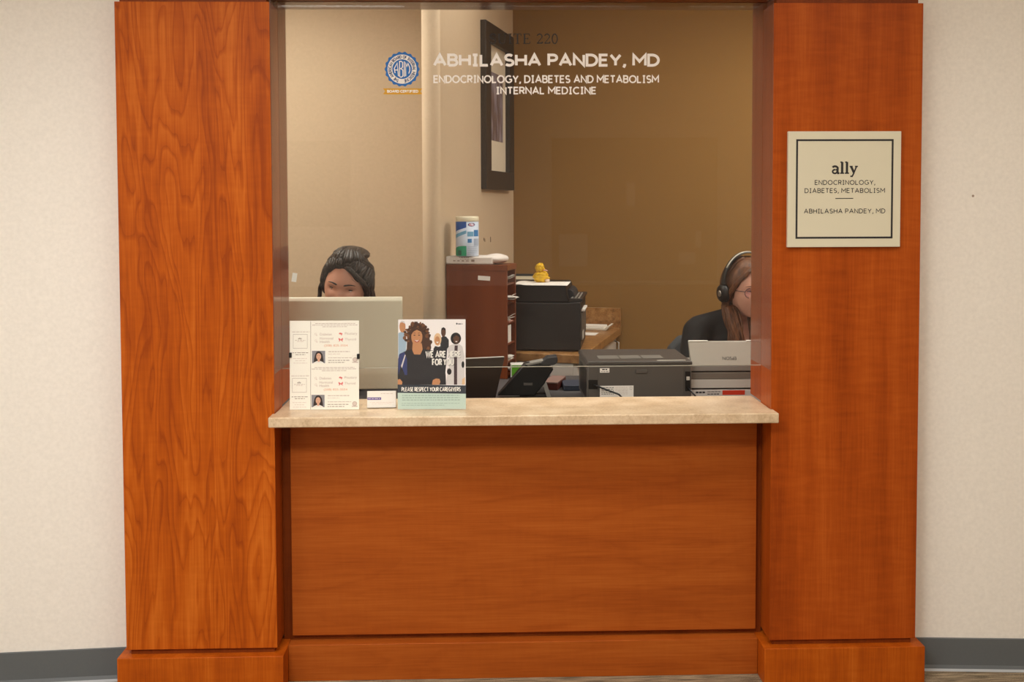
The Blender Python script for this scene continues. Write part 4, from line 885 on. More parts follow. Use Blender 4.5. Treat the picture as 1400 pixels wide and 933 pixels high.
for (f, mi, rr) in ((1.0, 0, 1.008), (.78, 1, 1.011)):
    q = []
    for i in range(n):
        a = math.radians(A_(.40)+math.degrees(math.cos(2*PI*i/n)*.33*f)); q.append((rad*rr*math.sin(a), -rad*rr*math.cos(a), ch*(.795+.045*f*math.sin(2*PI*i/n))))
    b.poly(q, mi)
b.obj('oval_badge', [plain('badge navy', srgb(44, 40, 120), .4), plain('badge pink', srgb(226, 176, 196), .4)], t)
p2 = at(666, 352, 1.13)
t = thing('clear_holder', 'tiny clear plastic holder beside the wipes canister', 'holder', (p2.x, 1.13, p.z+.047)); b = B()
b.box(-.015, -.012, 0, .02, -.0, .062, .0005); b.box(.013, .016, 0, .02, 0, .066, .0005); b.box(-.012, .013, .016, .019, 0, .03, .0005); b.obj('uprights', ACRYL, t)
DT = plain('brown tip plastic', srgb(96, 74, 58), .5)  # darker brown for the tips of the uprights
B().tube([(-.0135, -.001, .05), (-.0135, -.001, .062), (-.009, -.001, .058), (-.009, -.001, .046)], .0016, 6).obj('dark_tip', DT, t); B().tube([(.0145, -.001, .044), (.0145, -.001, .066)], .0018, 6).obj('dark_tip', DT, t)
hk = at(680.5, 312.5, 1.94)
t = thing('wall_hook', 'small clear hook stuck on the wall above the sorter', 'hook', (hk.x+.004, hk.y, hk.z), -PI/2-AL)
b = B(); b.box(-.022, .014, -.004, 0, -.012, .012, .002); b.obj('plate', plain('translucent hook plate', srgb(214, 200, 176), .25), t); B().tube([(.012, -.004, .008), (.016, -.012, 0), (.012, -.014, -.012), (.008, -.008, -.016)], .0025, 8).obj('hook_tip', WHITE, t)

# counter along the middle wall
CN = Vector((.292, 1.134, 0)); CA = AL+math.radians(1.2); CM = Matrix.Translation(CN) @ Matrix.Rotation(-CA, 4, 'Z')
t = thing('wall_counter', 'brown granite counter with backsplash on white cabinets along the office wall', 'counter', CN, -CA); FY = 1.06
p = CM.inverted() @ Vector((CORNER.x, CORNER.y, 0)); FY = p.y-.002; LX = p.x+.024
B().box(LX, 0, 0, FY, .817, .855, .003).obj('granite_top', GRANITE, t)
b = B(); b.box(LX+.022, .0, FY-.02, FY, .8552, .957, .001); b.box(LX, LX+.02, 0.0, FY, .8552, .957, .001); b.obj('backsplash', GRANITE, t)
b = B(); b.box(LX, -.045, .012, FY, .09, .8165); b.box(LX, -.10, .03, FY, 0, .09); b.obj('cabinet', CABW, t)
for (ya, yb) in ((.014, FY/2-.003), (FY/2+.003, FY-.004)):
    d = B().box(-.0445, -.026, ya, yb, .10, .80, .0015).obj('door', CABW, t)
    hy = yb-.05; B().tube([(-.0258, hy, .79), (-.004, hy, .785), (-.004, hy, .69), (-.0258, hy, .685)], .004, 8).obj('handle', CHROME, d)
# green and white carton on the desk
a_ = at(698.5, 519, 1.03); t = thing('tea_box', 'white carton with a bright green front behind the desk telephone', 'box', (a_.x, 1.03, DZ+.0006), math.radians(2)); bh = at(698.5, 499, 1.03).z-DZ
B().box(0, .105, 0, .055, 0, bh, .001).obj('carton', WHITE, t); B().box(.003, .102, -.0012, -.0001, .012, bh-.003).obj('green_face', plain('green print', srgb(84, 150, 26), .5, noise=.25, nscale=220), t)

# copier standing on the granite
pc = atz(794, 481.5, .8556); CR = math.radians(9); t = thing('copier', 'black multifunction copier standing on the brown granite counter', 'copier', (pc.x, pc.y, .8556), -CR)
ppm = FPX/((Vector(pc)-CAM).dot(_fw)); k = 1/ppm/math.cos(CR)
qx = lambda px: (px-794)*k
qz = lambda py: (481.5-py)/ppm
cd_ = .36
b = B(); b.prism([(-.40, .006), (-.004, .006), (0, .012), (0, qz(413)), (qx(776), qz(414.5)), (-.40, qz(414.5))], 0, cd_, 'y', .004); b.obj('body', DGREY2, t)
b = B(); b.prism([(-.40, qz(414)), (qx(778), qz(414)), (qx(774), qz(394)), (qx(772), qz(391)), (-.40, qz(391))], .004, cd_-.004, 'y', .005); b.obj('scanner_lid', BLACK, t)
b = B(); b.prism([(qx(775), qz(413.5)), (qx(786), qz(411.5)), (qx(783), qz(402)), (qx(779), qz(398)), (qx(775), qz(398))], .08, cd_-.06, 'y', .003); b.obj('display_hinge', BLACKM, t)
b = B(); b.prism([(qx(777), qz(413.9)), (qx(796.5), qz(412.4)), (qx(796.5), qz(408.5)), (qx(779), qz(408.8))], .004, cd_-.004, 'y', .002); cp = b.obj('control_panel', DGREY2, t)
b = B(); rr = random.Random(3)
for i in range(3):
    for j in range(7): B().box(qx(780.5)+i*.015, qx(780.5)+i*.015+.007, .03+j*.04, .045+j*.04, qz(408.55), qz(408.15)).obj('key', LGREY, cp)
b = B(); b.box(qx(714), qx(737), -.0012, -.0001, qz(433.5), qz(427)); b.obj('grip_recess', BLACK, t)
b = B(); b.box(qx(716), qx(772), -.001, -.0001, qz(438), qz(436.6)); b.box(qx(752), qx(786), -.001, -.0001, qz(459), qz(458.3)); b.box(qx(785), qx(785.6), -.001, -.0001, .01, qz(416)); b.box(qx(752), qx(752.5), -.001, -.0001, .01, qz(440)); b.obj('panel_seams', BLACK, t)
b = B(); b.box(-.0001, .002, .04, cd_-.03, qz(424.5), qz(417)); b.obj('output_slot', BLACK, t)
b = B(); b.box(-.05, .014, .06, cd_-.10, qz(427.5), qz(425.3)); b.obj('output_paper', WHITE, t)
b = B(); b.box(-.0001, .004, .02, cd_-.02, .05, qz(430), .001); b.obj('front_door', DGREY, t)
b = B(); b.box(.0041, .0052, .05, .15, qz(467), qz(456)); b.obj('rating_label', LGREY, t)
topz = .8556+qz(391); KM = Matrix.Translation(t.location) @ Matrix.Rotation(-CR, 4, 'Z')
b = B(); n = 14; vs = []
for i in range(n+1):
    x = qx(702)+(qx(776)-qx(702))*i/n; lift = .0012+(.006*max(0, (i-n+2)/2)**2*0)+.004*math.exp(-((i-1.5)/1.2)**2)
    for y in (-.006, .20): vs.append((x, y, lift))
b._add(vs+[(x, y, z+.0015) for x, y, z in vs], [(2*i, 2*i+1, 2*i+3, 2*i+2) for i in range(n)]+[(2*n+2+2*i, 2*n+4+2*i, 2*n+5+2*i, 2*n+3+2*i) for i in range(n)]+[(2*i, 2*i+2, 2*n+4+2*i, 2*n+2+2*i) for i in range(n)]+[(2*n, 2*n+1, 4*n+3, 4*n+2)], 0, True)
o = tag(b.obj('paper_sheet', WHITE), 'white sheet of paper lying on top of the black copier', 'paper'); o.matrix_world = KM @ Matrix.Translation((0, 0, qz(391)))
# yellow crinkled figure on the copier
yp = at(740, 388, 1.40)
t = thing('yellow_figure', 'yellow crinkled wrapped figure standing on the black copier', 'ornament', (yp.x, 1.40, topz+.0036))
ppm2 = FPX/((Vector((yp.x, 1.4, 1.17))-CAM).dot(_fw)); f_ = 1/ppm2
def crink(d): return 1+.30*mnoise.noise(d*2.6+Vector((4, 1, 7)))+.16*mnoise.noise(d*6)
YEL = plain('yellow crinkled foil', srgb(226, 178, 10), .35, noise=.35, nscale=90, bump=.5)
b = B(); b.ball((-.5*f_, 0, 7.6*f_), (10.5*f_, 8*f_, 7.8*f_), 36, 24, 0, crink); b.obj('wrapped_body', YEL, t)
b = B(); b.ball((-2*f_, 0, 19.6*f_), (6.2*f_, 6*f_, 6.6*f_), 32, 22, 0, crink); b.obj('wrapped_head', YEL, t)
b = B(); b.tube([(3*f_, -5*f_, 16.5*f_), (6*f_, -5.5*f_, 16.8*f_), (8.6*f_, -5*f_, 15.6*f_)], [1.0*f_, .9*f_, .4*f_], 8); b.obj('pink_bow', PINKP, t)
b = B(); b.ball((8*f_, -2*f_, 2.6*f_), (3.6*f_, 3*f_, 2.4*f_), 12, 8); b.obj('pale_base_bit', plain('pale pink paper', srgb(232, 210, 196), .6), t)
# framed certificate behind the copier, tray of paper by the backsplash
fp = at(712, 374.5, 1.80); hz = fp.z-.8556
t = thing('certificate_frame', 'black framed certificate propped behind the copier', 'picture frame', (fp.x, 1.80, .8556), -AL*0.6, None, math.radians(-7))
B().box(-.13, .115, 0, .012, 0, hz, .001).obj('frame', BLACK, t); B().box(-.118, .103, -.0012, -.0001, .012, hz-.012).obj('certificate', plain('cream certificate', srgb(226, 216, 190), .6), t)
b = B(); b.rect(-.09, .08, hz-.085, hz-.078, -.0015, 0); b.rect(-.06, .05, hz-.06, hz-.055, -.0015, 0); b.obj('print', DGREYP, t)
pt = CM @ Vector((-.052, FY-.155, .8556))
t = thing('paper_tray', 'shallow white tray of papers lying against the granite backsplash', 'tray', pt, -CA)
b = B(); b.box(-.30, 0, 0, .11, 0, .012, .002); b.prism([(-.012, .006), (.010, .026), (.020, .024), (.004, .004)], 0.0, .11, 'y', .001); b.obj('tray_body', plain('off white tray', srgb(220, 214, 202), .5), t)
b = B(); b.box(-.29, -.012, .008, .10, .0122, .02); b.obj('sheets', WHITE, t)
o = tag(B().box(-.17, .09, -.05, .05, 0, .0008).obj('paper_sheet', WHITE), 'single sheet lying in front of the white tray on granite', 'paper'); o.matrix_world = CM @ Matrix.Translation((-.16, FY-.30, .8558))

# framed abstract picture on the middle wall
ds = lambda px: (lambda v: Vector((CAM.x, CAM.y, 0))+v)(Vector((0, 0, 0)))
def onwall(px, py):
    """point of the middle wall that the photograph shows at a pixel"""
    d = _fw + _r*((px-700)/FPX) - _u*((py-PPY)/FPX); n = PV; s = ((CORNER-CAM).dot(n))/d.dot(n); return CAM+d*s
pa, pb_ = onwall(655.5, 258.5), onwall(694.5, 261.5); pt_ = onwall(655.5, 27.5)
ln = (Vector((pb_.x, pb_.y, 0))-Vector((pa.x, pa.y, 0))).length; hgt = pt_.z-pa.z
t = thing('framed_picture', 'tall dark framed abstract print on the office wall above the sorter', 'picture', (pa.x, pa.y, pa.z), PI/2-AL)
# local x runs along the wall away from us, local -y faces the room
fw_ = .09
FR = plain('dark bronze frame', srgb(46, 36, 30), .4)
b = B()
for (x0, x1, z0, z1) in ((0, ln, 0, fw_), (0, ln, hgt-fw_, hgt), (0, fw_, fw_, hgt-fw_), (ln-fw_, ln, fw_, hgt-fw_)): b.box(x0, x1, -.035, -.001, z0, z1, .002)
b.obj('frame', FR, t)
B().box(fw_, ln-fw_, -.012, -.001, fw_, hgt-fw_).obj('mat_board', plain('cream mat board', srgb(226, 216, 196), .7), t)
def artmat():
    m, n, l, b = newmat('abstract violet brushwork'); tc = n.new('ShaderNodeTexCoord'); mp = n.new('ShaderNodeMapping'); mp.inputs['Scale'].default_value = (26, 26, 7); l.new(tc.outputs['Object'], mp.inputs['Vector'])
    nz = n.new('ShaderNodeTexNoise'); nz.inputs['Scale'].default_value = 1; nz.inputs['Detail'].default_value = 4; l.new(mp.outputs[0], nz.inputs['Vector'])
    cr = ramp(n, [(.3, srgb(72, 58, 66)), (.45, srgb(120, 98, 92)), (.56, srgb(134, 124, 138)), (.72, srgb(176, 166, 172))]); l.new(nz.outputs['Fac'], cr.inputs['Fac']); l.new(cr.outputs['Color'], b.inputs['Base Color']); return m
mb = .075
B().box(fw_+mb*.75, ln-fw_-mb*.75, -.0135, -.0121, fw_+.15, hgt-fw_-.13).obj('print', artmat(), t)
# ------------------------------------------------------------------ office chairs
def office_chair(label, loc, rz):
    t = thing('office_chair', label, 'chair', loc, rz, 'office chairs')
    b = B(); b.box(-.24, .24, -.24, .22, .41, .48, .03, 0, 4); b.obj('seat', FABG, t)
    b = B(); b.prism([(-.20, .56), (.20, .56), (.225, .68), (.215, .86), (.16, .915), (-.16, .915), (-.215, .86), (-.225, .68)], .235, .285, 'y', .018, 0, 3); b.obj('backrest', FABG, t)
    b = B(); b.box(-.03, .03, .10, .30, .385, .405, .004); b.box(-.03, .03, .288, .304, .39, .72, .004); b.obj('back_bracket', BLACK, t)
    B().lathe([(.028, .10), (.028, .25), (.018, .25), (.018, .40), (.05, .40), (.05, .408)], 20).obj('gas_lift', BLACK, t)
    for i in range(5):
        a = 2*PI*i/5+.3; c, s = math.cos(a), math.sin(a)
        l = B().tube([(c*.02, s*.02, .11), (c*.15, s*.15, .10), (c*.29, s*.29, .075)], [.024, .02, .014], 10).obj('leg', BLACK, t)
        b = B(); m = Vector((c*.29, s*.29, .027)); d = Vector((-s, c, 0))*.02; b.tube([m-d, m+d], .0265, 14); b.tube([m+Vector((0, 0, .02)), m+Vector((0, 0, .05))], .008, 8); b.obj('caster', BLACKM, l)
    for s in (-1, 1):
        b = B(); b.tube([(s*.22, .06, .43), (s*.285, .06, .44), (s*.285, .05, .66)], .013, 10); b.box(s*.285-.03, s*.285+.03, -.10, .15, .66, .685, .01); b.obj('armrest', BLACK, t)
    return t

# ------------------------------------------------------------------ people
def face_y(x, z):
    """front surface of the head (face towards -y), origin at the middle of the head"""
    t = max(0.0, -z/.115); fx = 1-.30*t**1.6
    q = 1-(x/(.0755*fx))**2-(max(-1, min(1, z/.117)))**2*(.92 if z < 0 else 1)
    q = max(q, 0.0); y = -.096*q**.42
    if q <= 0: return y
    g = lambda cx, cz, sx, sz: math.exp(-((x-cx)/sx)**2-((z-cz)/sz)**2)
    pz = max(0, min(1, (.012-z)/.055)); nose = (pz**1.1)*(1 if z > -.043 else max(0, 1-(-.043-z)/.010))
    y -= .021*nose*math.exp(-(x/(.0085+.005*pz))**2)
    for s in (-1, 1):
        y -= .006*g(s*.012, -.040, .007, .007)
        y += .011*g(s*.031, .004, .016, .010)
        y -= .003*g(s*.034, .021, .018, .006)
        y -= .004*g(s*.042, -.028, .018, .020)
    y += .003*g(0, .006, .010, .008)
    y -= .006*g(0, -.062, .020, .0055); y -= .007*g(0, -.073, .018, .006); y += .0035*g(0, -.0672, .024, .0022)
    y += .004*g(0, -.083, .02, .006); y -= .007*g(0, -.100, .018, .012)
    return y
def head_bm(b, M):
    nu, nv = 112, 84; rows = []
    for i in range(1, nv):
        ph = PI*i/nv; row = []
        for j in range(nu):
            th = 2*PI*j/nu; sx, sy, sz = math.sin(ph)*math.sin(th), -math.sin(ph)*math.cos(th), math.cos(ph)
            z = .117*sz; t = max(0.0, -z/.115); fx = 1-.30*t**1.6; x = .0755*fx*sx
            if sy <= 0:
                y = face_y(x*.985, z*.985)*min(1, 1)
                y = y if abs(sx) < .98 else -.02*abs(sy)
                k = min(1, abs(sy)*3.2); y = y*k
            else:
                y = .100*sy*(1-.42*t**.8)
            row.append(b.bm.verts.new(M @ Vector((x, y, z))))
        rows.append(row)
    a = b.bm.verts.new(M @ Vector((0, 0, .117))); c = b.bm.verts.new(M @ Vector((0, 0, -.117)))
    for i in range(len(rows)-1):
        for j in range(nu): b.bm.faces.new((rows[i][j], rows[i+1][j], rows[i+1][(j+1) % nu], rows[i][(j+1) % nu])).smooth = True
    for j in range(nu):
        b.bm.faces.new((a, rows[0][j], rows[0][(j+1) % nu])); b.bm.faces.new((rows[-1][j], c, rows[-1][(j+1) % nu]))
    for s in (-1, 1):
        MM = M @ Matrix.Translation((s*.074, .012, -.012)) @ Matrix.Rotation(s*-.35, 4, 'Z')
        old = b.M; b.M = MM; b.ball((0, 0, 0), (.009, .019, .031), 14, 10); b.M = old
def fuse(b, voxel, name, parent, mats, smooth=6):
    """grow the rough solids of b into one continuous surface"""
    bmesh.ops.recalc_face_normals(b.bm, faces=b.bm.faces[:])
    o = b.obj(name, mats, None)
    m = o.modifiers.new('r', 'REMESH'); m.mode = 'VOXEL'; m.voxel_size = voxel; m.adaptivity = 0.0
    if smooth:
        s = o.modifiers.new('s', 'SMOOTH'); s.factor = .5; s.iterations = smooth
    dg = bpy.context.evaluated_depsgraph_get(); me = bpy.data.meshes.new_from_object(o.evaluated_get(dg))
    old = o.data; o.modifiers.clear(); o.data = me; bpy.data.meshes.remove(old)
    me.materials.clear()
    for q in (mats if isinstance(mats, (list, tuple)) else [mats]): me.materials.append(q)
    for p in me.polygons: p.use_smooth = True
    if parent is not None: o.parent = parent
    return o
def limb(b, pts, rs, n=14, sub=5):
    P = []; R = []
    for i in range(len(pts)-1):
        for k in range(sub):
            f = k/sub; P.append(Vector(pts[i]).lerp(Vector(pts[i+1]), f)); R.append(rs[i]+(rs[i+1]-rs[i])*f)
    P.append(Vector(pts[-1])); R.append(rs[-1]); b.tube(P, R, n)
    for p, r in zip(pts, rs): b.ball(p, r*.995, n, 10)
def torso(b, g=0.0):
    b.ball((0, .03, .56), (.165+g, .125+g, .12+g), 28, 18); b.ball((0, .02, .70), (.140+g, .100+g, .15+g), 28, 18)
    b.ball((0, .005, .88), (.155+g, .108+g, .16+g), 28, 18); b.ball((0, .015, .985), (.150+g, .080+g, .075+g), 28, 16)
    for s in (-1, 1):
        b.ball((s*.065, -.075, .86), (.058+g, .055+g, .062+g), 20, 14); limb(b, [(s*.04, .02, 1.035), (s*.165, .02, .995)], [.042+g, .052+g], 16)
def arms(b, A, g=0.0):
    for sh, el, wr in A:
        limb(b, [sh, el], [.052+g, .041+g]); limb(b, [el, wr], [.040+g, .026+g])
def legs(b, g=0.0):
    for s in (-1, 1):
        limb(b, [(s*.09, .02, .54), (s*.11, -.40, .54)], [.085+g, .058+g]); limb(b, [(s*.11, -.40, .53), (s*.11, -.37, .11)], [.056+g, .038+g]); limb(b, [(s*.11, -.36, .06), (s*.12, -.52, .045)], [.042+g, .034+g])
def hand(b, wr, d, s):
    """palm, four unequal curled fingers and a thumb leaving the side of the palm"""
    d = Vector(d).normalized(); side = d.cross(Vector((0, 0, 1))).normalized(); dn = Vector((0, 0, -1)); wr = Vector(wr)
    for k in range(4):
        o = side*((k-1.5)*.0195); limb(b, [wr+o*.5, wr+d*.075+o], [.0125, .011], 10, 3)
        ln = (.065, .075, .070, .055)[k if s > 0 else 3-k]; p0 = wr+d*.078+o*1.05
        limb(b, [p0, p0+d*ln*.45+dn*.004, p0+d*ln*.75+dn*.014, p0+d*ln*.92+dn*.024], [.0092, .0086, .0078, .0068], 10, 3)
    th = side*(-.036*s); limb(b, [wr+d*.022+th*.5, wr+d*.052+th*1.35+dn*.006, wr+d*.082+th*1.45+dn*.014], [.0125, .010, .0085], 10, 3)

SQ = Matrix()
def person(name, label, loc, rz, head_M, skin, lips, A, hands, neck0=(0, .025, 1.02)):
    t = thing(name, label, 'person', loc, rz)
    b = B(SQ); torso(b); arms(b, A); legs(b); b.M = Matrix()
    for (wr, d, s) in hands: hand(b, wr, d, s)
    hc = head_M @ Vector((0, .028, -.075)); limb(b, [neck0, hc.lerp(Vector(neck0), .45), hc], [.060, .053, .054], 18)
    head_bm(b, head_M)
    body = fuse(b, .0042, 'body', t, [skin, lips], 2)
    iv = head_M.inverted()
    for p in body.data.polygons:
        q = iv @ p.center
        if q.y < -.05 and abs(q.x) < .023*(1-abs((q.z+.0675)/.0125)**2*.6) and -.079 < q.z < -.057: p.material_index = 1
    return t
def eyes(t, M, look=(0, -1, -.25), lid=.45, skin=None, white=None, iris=None, lash=None, brow=None):
    for s in (-1, 1):
        ex, ez = s*.031, .004; ey = face_y(ex, ez)+.0105
        C0 = M @ Vector((ex, ey, ez))
        b = B(Matrix.Translation(C0) @ M.to_3x3().to_4x4()); b.ball((0, 0, 0), (.0135, .0122, .0122), 20, 14); e = b.obj('eyeball', white, t)
        b = B(Matrix.Translation(C0) @ M.to_3x3().to_4x4()); d = Vector(look).normalized(); b.ball(d*.0072, (.0058, .0058, .0058), 14, 10); b.obj('iris', iris, e)
        b = B(Matrix.Translation(C0) @ M.to_3x3().to_4x4())
        # upper lid: part of a slightly larger ball, down to the lid line
        def cap(lo, hi, r, bb, sgn):
            n1, n2 = 8, 14; vs = []
            for i in range(n1+1):
                el = lo+(hi-lo)*i/n1
                for j in range(n2+1):
                    az = -1.25+2.5*j/n2; vs.append((r*1.08*math.sin(az)*math.cos(el), -r*math.cos(az)*math.cos(el), r*math.sin(el)))
            fs = [(i*(n2+1)+j, i*(n2+1)+j+1, (i+1)*(n2+1)+j+1, (i+1)*(n2+1)+j) for i in range(n1) for j in range(n2)]
            bb._add(vs, fs, 0, True)
        cap(lid, 1.5, .0134, b, 1); cap(-1.5, -.42, .0132, b, -1); b.obj('eyelids', skin, e)
        b = B(Matrix.Translation(C0) @ M.to_3x3().to_4x4()); b.tube([(.0150*math.sin(az)*math.cos(lid), -.0141*math.cos(az)*math.cos(lid), .0138*math.sin(lid)) for az in [-1.2+2.4*j/10 for j in range(11)]], [.0006+.0014*math.sin(PI*j/10) for j in range(11)], 6); b.obj('lashes', lash, e)
        b = B(M); pts = []; rs = []
        for j in range(9):
            f = j/8; x = s*(.012+.038*f); z = .0235+.008*math.sin(f*2.1)-.006*f; pts.append((x, face_y(x, z)-.0005, z)); rs.append(.0030*max(0, 1-f)**.6*min(1, .35+f*4)+.0005)
        b.tube(pts, rs, 8); b.obj('eyebrow', brow, t)

SK1 = plain('olive skin', srgb(206, 152, 128), .5, noise=.05, nscale=60); LIP1 = plain('rose lips', srgb(176, 98, 90), .45)
SK2 = plain('fair skin', srgb(222, 170, 148), .5, noise=.05, nscale=60); LIP2 = plain('pink lips', srgb(190, 116, 104), .45)
EYEW = plain('eye white', srgb(220, 212, 204), .3); IRISM = plain('dark iris', srgb(50, 34, 26), .2); LASH = plain('lash', srgb(30, 22, 20), .6); BROW1 = plain('dark brow', srgb(46, 34, 30), .7); BROW2 = plain('brown brow', srgb(110, 76, 54), .7)
HAIR1 = hairmat('very dark brown hair', srgb(24, 20, 18), srgb(62, 50, 42)); HAIR2 = hairmat('auburn brown hair', srgb(66, 40, 25), srgb(116, 74, 46), (90, 90, 12))
def lock(b, pts, r, n=8, taper=True, thin=.55):
    """a tress through the given points"""
    P = []; m = len(pts)-1; V = [Vector(p) for p in pts]
    for i in range(m):
        p0, p1, p2, p3 = V[max(0, i-1)], V[i], V[i+1], V[min(m, i+2)]
        for k in range(5):
            f = k/5; P.append(.5*((2*p1)+(-p0+p2)*f+(2*p0-5*p1+4*p2-p3)*f*f+(-p0+3*p1-3*p2+p3)*f**3))
    P.append(V[-1]); L = len(P); b.tube(P, [r*(thin+(1-thin)*min(1, i/L*5))*(1 if not taper else max(.12, 1-max(0, i/L-.72)/.30)) for i in range(L)], n)
def sm(x, pts):
    """smooth table lookup"""
    for (x0, y0), (x1, y1) in zip(pts, pts[1:]):
        if x <= x1:
            f = max(0, (x-x0)/(x1-x0)); f = f*f*(3-2*f); return y0+(y1-y0)*f
    return pts[-1][1]
def skull(th, ph, g):
    """point of the hair surface: th = degrees from the face round to the side (signed), ph = degrees down from the crown"""
    t, p = math.radians(th), math.radians(ph); d = Vector((math.sin(p)*math.sin(t), -math.sin(p)*math.cos(t), math.cos(p)))
    z = (.117+g)*d.z; fx = 1-.20*max(0, -z/.115)**1.6
    y = d.y*((.097+g) if d.y < 0 else (.101+g)*(1-.20*max(0, -d.z)))
    return Vector(((.0765+g)*fx*d.x, y, z))
def scalp(b, M, g, edge, rough=.03, seed=0):
    """close hair cap whose rim follows edge(th) and lies down on the skin"""
    nu, nv = 96, 30; vs = []
    for i in range(nv+1):
        for j in range(nu):
            th = -180+360*j/nu; f = i/nv; pm = edge(th); gg = g*(1-f**7)-.001*(f**7)
            p = skull(th, max(.5, pm*f), gg); vs.append(p*(1+rough*(1-f**4)*mnoise.noise(p*28+Vector((seed, 0, 0)))))
    fs = [(i*nu+j, (i+1)*nu+j, (i+1)*nu+(j+1) % nu, i*nu+(j+1) % nu) for i in range(nv) for j in range(nu)]
    old = b.M; b.M = M; b._add(vs, fs, 0, True); b.M = old
def comb(b, way, g, r, rl, wave=.0, tail=()):
    """a lock lying on the skull along (th, ph) stations, then on through free points"""
    pts = []; k = rl.uniform(0, 6)
    for i in range(len(way)-1):
        for q in range(3):
            f = q/3; th = way[i][0]+(way[i+1][0]-way[i][0])*f; ph = way[i][1]+(way[i+1][1]-way[i][1])*f
            pts.append(skull(th+wave*8*math.sin(k+len(pts)*.9), ph+wave*5*math.cos(k+len(pts)*.8), g))
    pts.append(skull(way[-1][0], way[-1][1], g)); pts[0] = skull(way[0][0], way[0][1], g*.45); lock(b, pts+[Vector(t) for t in tail], r, 7, True, .25)

# --- worker behind the monitor, on the left
HY = .80
hp = at(474.5, 390.5, HY); base1 = Vector((hp.x-.035, HY+.19, 0)); dz1 = hp.z
headL = Matrix.Translation((.035, -.19, dz1-.002)) @ Matrix.Rotation(math.radians(-7), 4, 'Z') @ Matrix.Rotation(math.radians(9), 4, 'Y') @ Matrix.Rotation(math.radians(8), 4, 'X') @ Matrix.Scale(1.07, 4)
A1 = [((-.178, .0, .99), (-.235, -.06, .80), (-.13, -.20, .812)), ((.170, .0, .97), (.185, -.02, .80), (.04, -.20, .812))]
p1 = person('person', 'person with dark gathered hair looking down behind the silver monitor', base1, 0, headL, SK1, LIP1, A1, [((-.125, -.205, .806), (.12, -1, 0), -1), ((.035, -.205, .806), (-.12, -1, 0), 1)], (0, -.02, 1.02))
eyes(p1, headL, (-.25, -1, -.35), .30, SK1, EYEW, IRISM, LASH, BROW1)
b = B(); rl = random.Random(21)
def edge1(th):
    t = abs(th); v = sm(t, [(0, 50), (25, 53), (50, 66), (68, 92), (84, 112), (110, 118), (180, 116)])
    return v+(10*math.exp(-((th-38)/20)**2) if th > 0 else 0)
scalp(b, headL, .016, edge1, .05, 3)
old = b.M; b.M = headL
for i in range(150):                                   # waves combed back from the hairline into a loose knot
    th = rl.uniform(-95, 95); e1 = edge1(th)-rl.uniform(1, 10); g = .014+rl.uniform(0, .006)*(1-abs(th)/140)
    s_ = 1 if th > 0 else -1; t = abs(th)
    comb(b, [(th, e1), (s_*(t+10+10*rl.random()), e1*.78), (s_*(t+35+rl.uniform(-6, 10)), e1*.66), (s_*(110+t*.35), 58+t*.15), (s_*(160+rl.uniform(-8, 8)), 84)], g, rl.uniform(.0042, .0075), rl, .35)
for i in range(60):                                    # extra lift over the crown
    th = rl.uniform(-70, 70); comb(b, [(th, 40+rl.uniform(-6, 4)), (th*1.2, 22), (th*2.4, 13)], .020+rl.uniform(0, .006), rl.uniform(.005, .009), rl, .4)
for i in range(34):                                    # fringe swept across to the temple on the right of the picture
    f = rl.random(); comb(b, [(4+14*f, 44+4*rl.random()), (24+12*f, 54+6*f), (44+10*f, 66+6*f), (64+8*f, 82+6*f), (86+10*f, 102+8*rl.random())], .011+.006*rl.random(), rl.uniform(.004, .0065), rl, .25)
for i in range(60):                                    # loose hair beside the ears
    s_ = 1 if i % 2 else -1; f = rl.random(); p = skull(s_*(80+18*f), 86, .014)
    lock(b, [p, p+Vector((s_*(.004+.006*rl.random()), .004, -.03)), p+Vector((s_*(.010*f+.006*rl.random()), .006, -.06)), p+Vector((s_*(.004+.012*rl.random()), .012, -.085-.02*f)), p+Vector((s_*(.012*rl.random()-.004), .016, -.115-.03*f))], rl.uniform(.0032, .006), 7)
for i in range(18):                                    # flyaway strands
    th = rl.uniform(-150, 150); ph = rl.uniform(12, 80); p = skull(th, ph, .018); q = skull(th+rl.uniform(-14, 14), ph+rl.uniform(-8, 8), .026+.012*rl.random()); lock(b, [p, p.lerp(q, .5)*1.01, q], .0005, 5)
b.ball((0, .03, .116), (.062, .066, .024), 28, 16, 0, lambda d: 1+.04*mnoise.noise(d*7)); b.ball((0, .118, .02), (.050, .036, .050), 28, 18, 0, lambda d: 1+.16*mnoise.noise(d*5)); b.M = old
b.obj('hair', HAIR1, p1)
b = B(); torso(b, .010); arms(b, [(s, e, Vector(e).lerp(Vector(w_), .85)) for s, e, w_ in A1], .009)
top1 = fuse(b, .008, 'blouse', None, plain('plum blouse', srgb(78, 56, 66), .8, noise=.1, nscale=300), 4)
def cut_neck(o, planes, fn):
    bm = bmesh.new(); bm.from_mesh(o.data)
    for co, no in planes: bmesh.ops.bisect_plane(bm, geom=bm.verts[:]+bm.edges[:]+bm.faces[:], dist=1e-6, plane_co=co, plane_no=no)
    bmesh.ops.delete(bm, geom=[f for f in bm.faces if fn(f.calc_center_median())], context='FACES'); bm.to_mesh(o.data); bm.free()
cut_neck(top1, [((0, 0, 1.045), (0, 0, 1)), ((.078, 0, 0), (1, 0, 0)), ((-.078, 0, 0), (1, 0, 0))], lambda c: c.z > 1.045 and abs(c.x) < .078); top1.parent = p1
b = B(); legs(b, .010); b.ball((0, .03, .55), (.178, .140, .115), 24, 14); fuse(b, .010, 'trousers', p1, plain('dark trousers', srgb(40, 40, 48), .85), 3)
tr1 = office_chair('office chair of the worker behind the silver monitor', (base1.x, base1.y+.03, 0), 0)

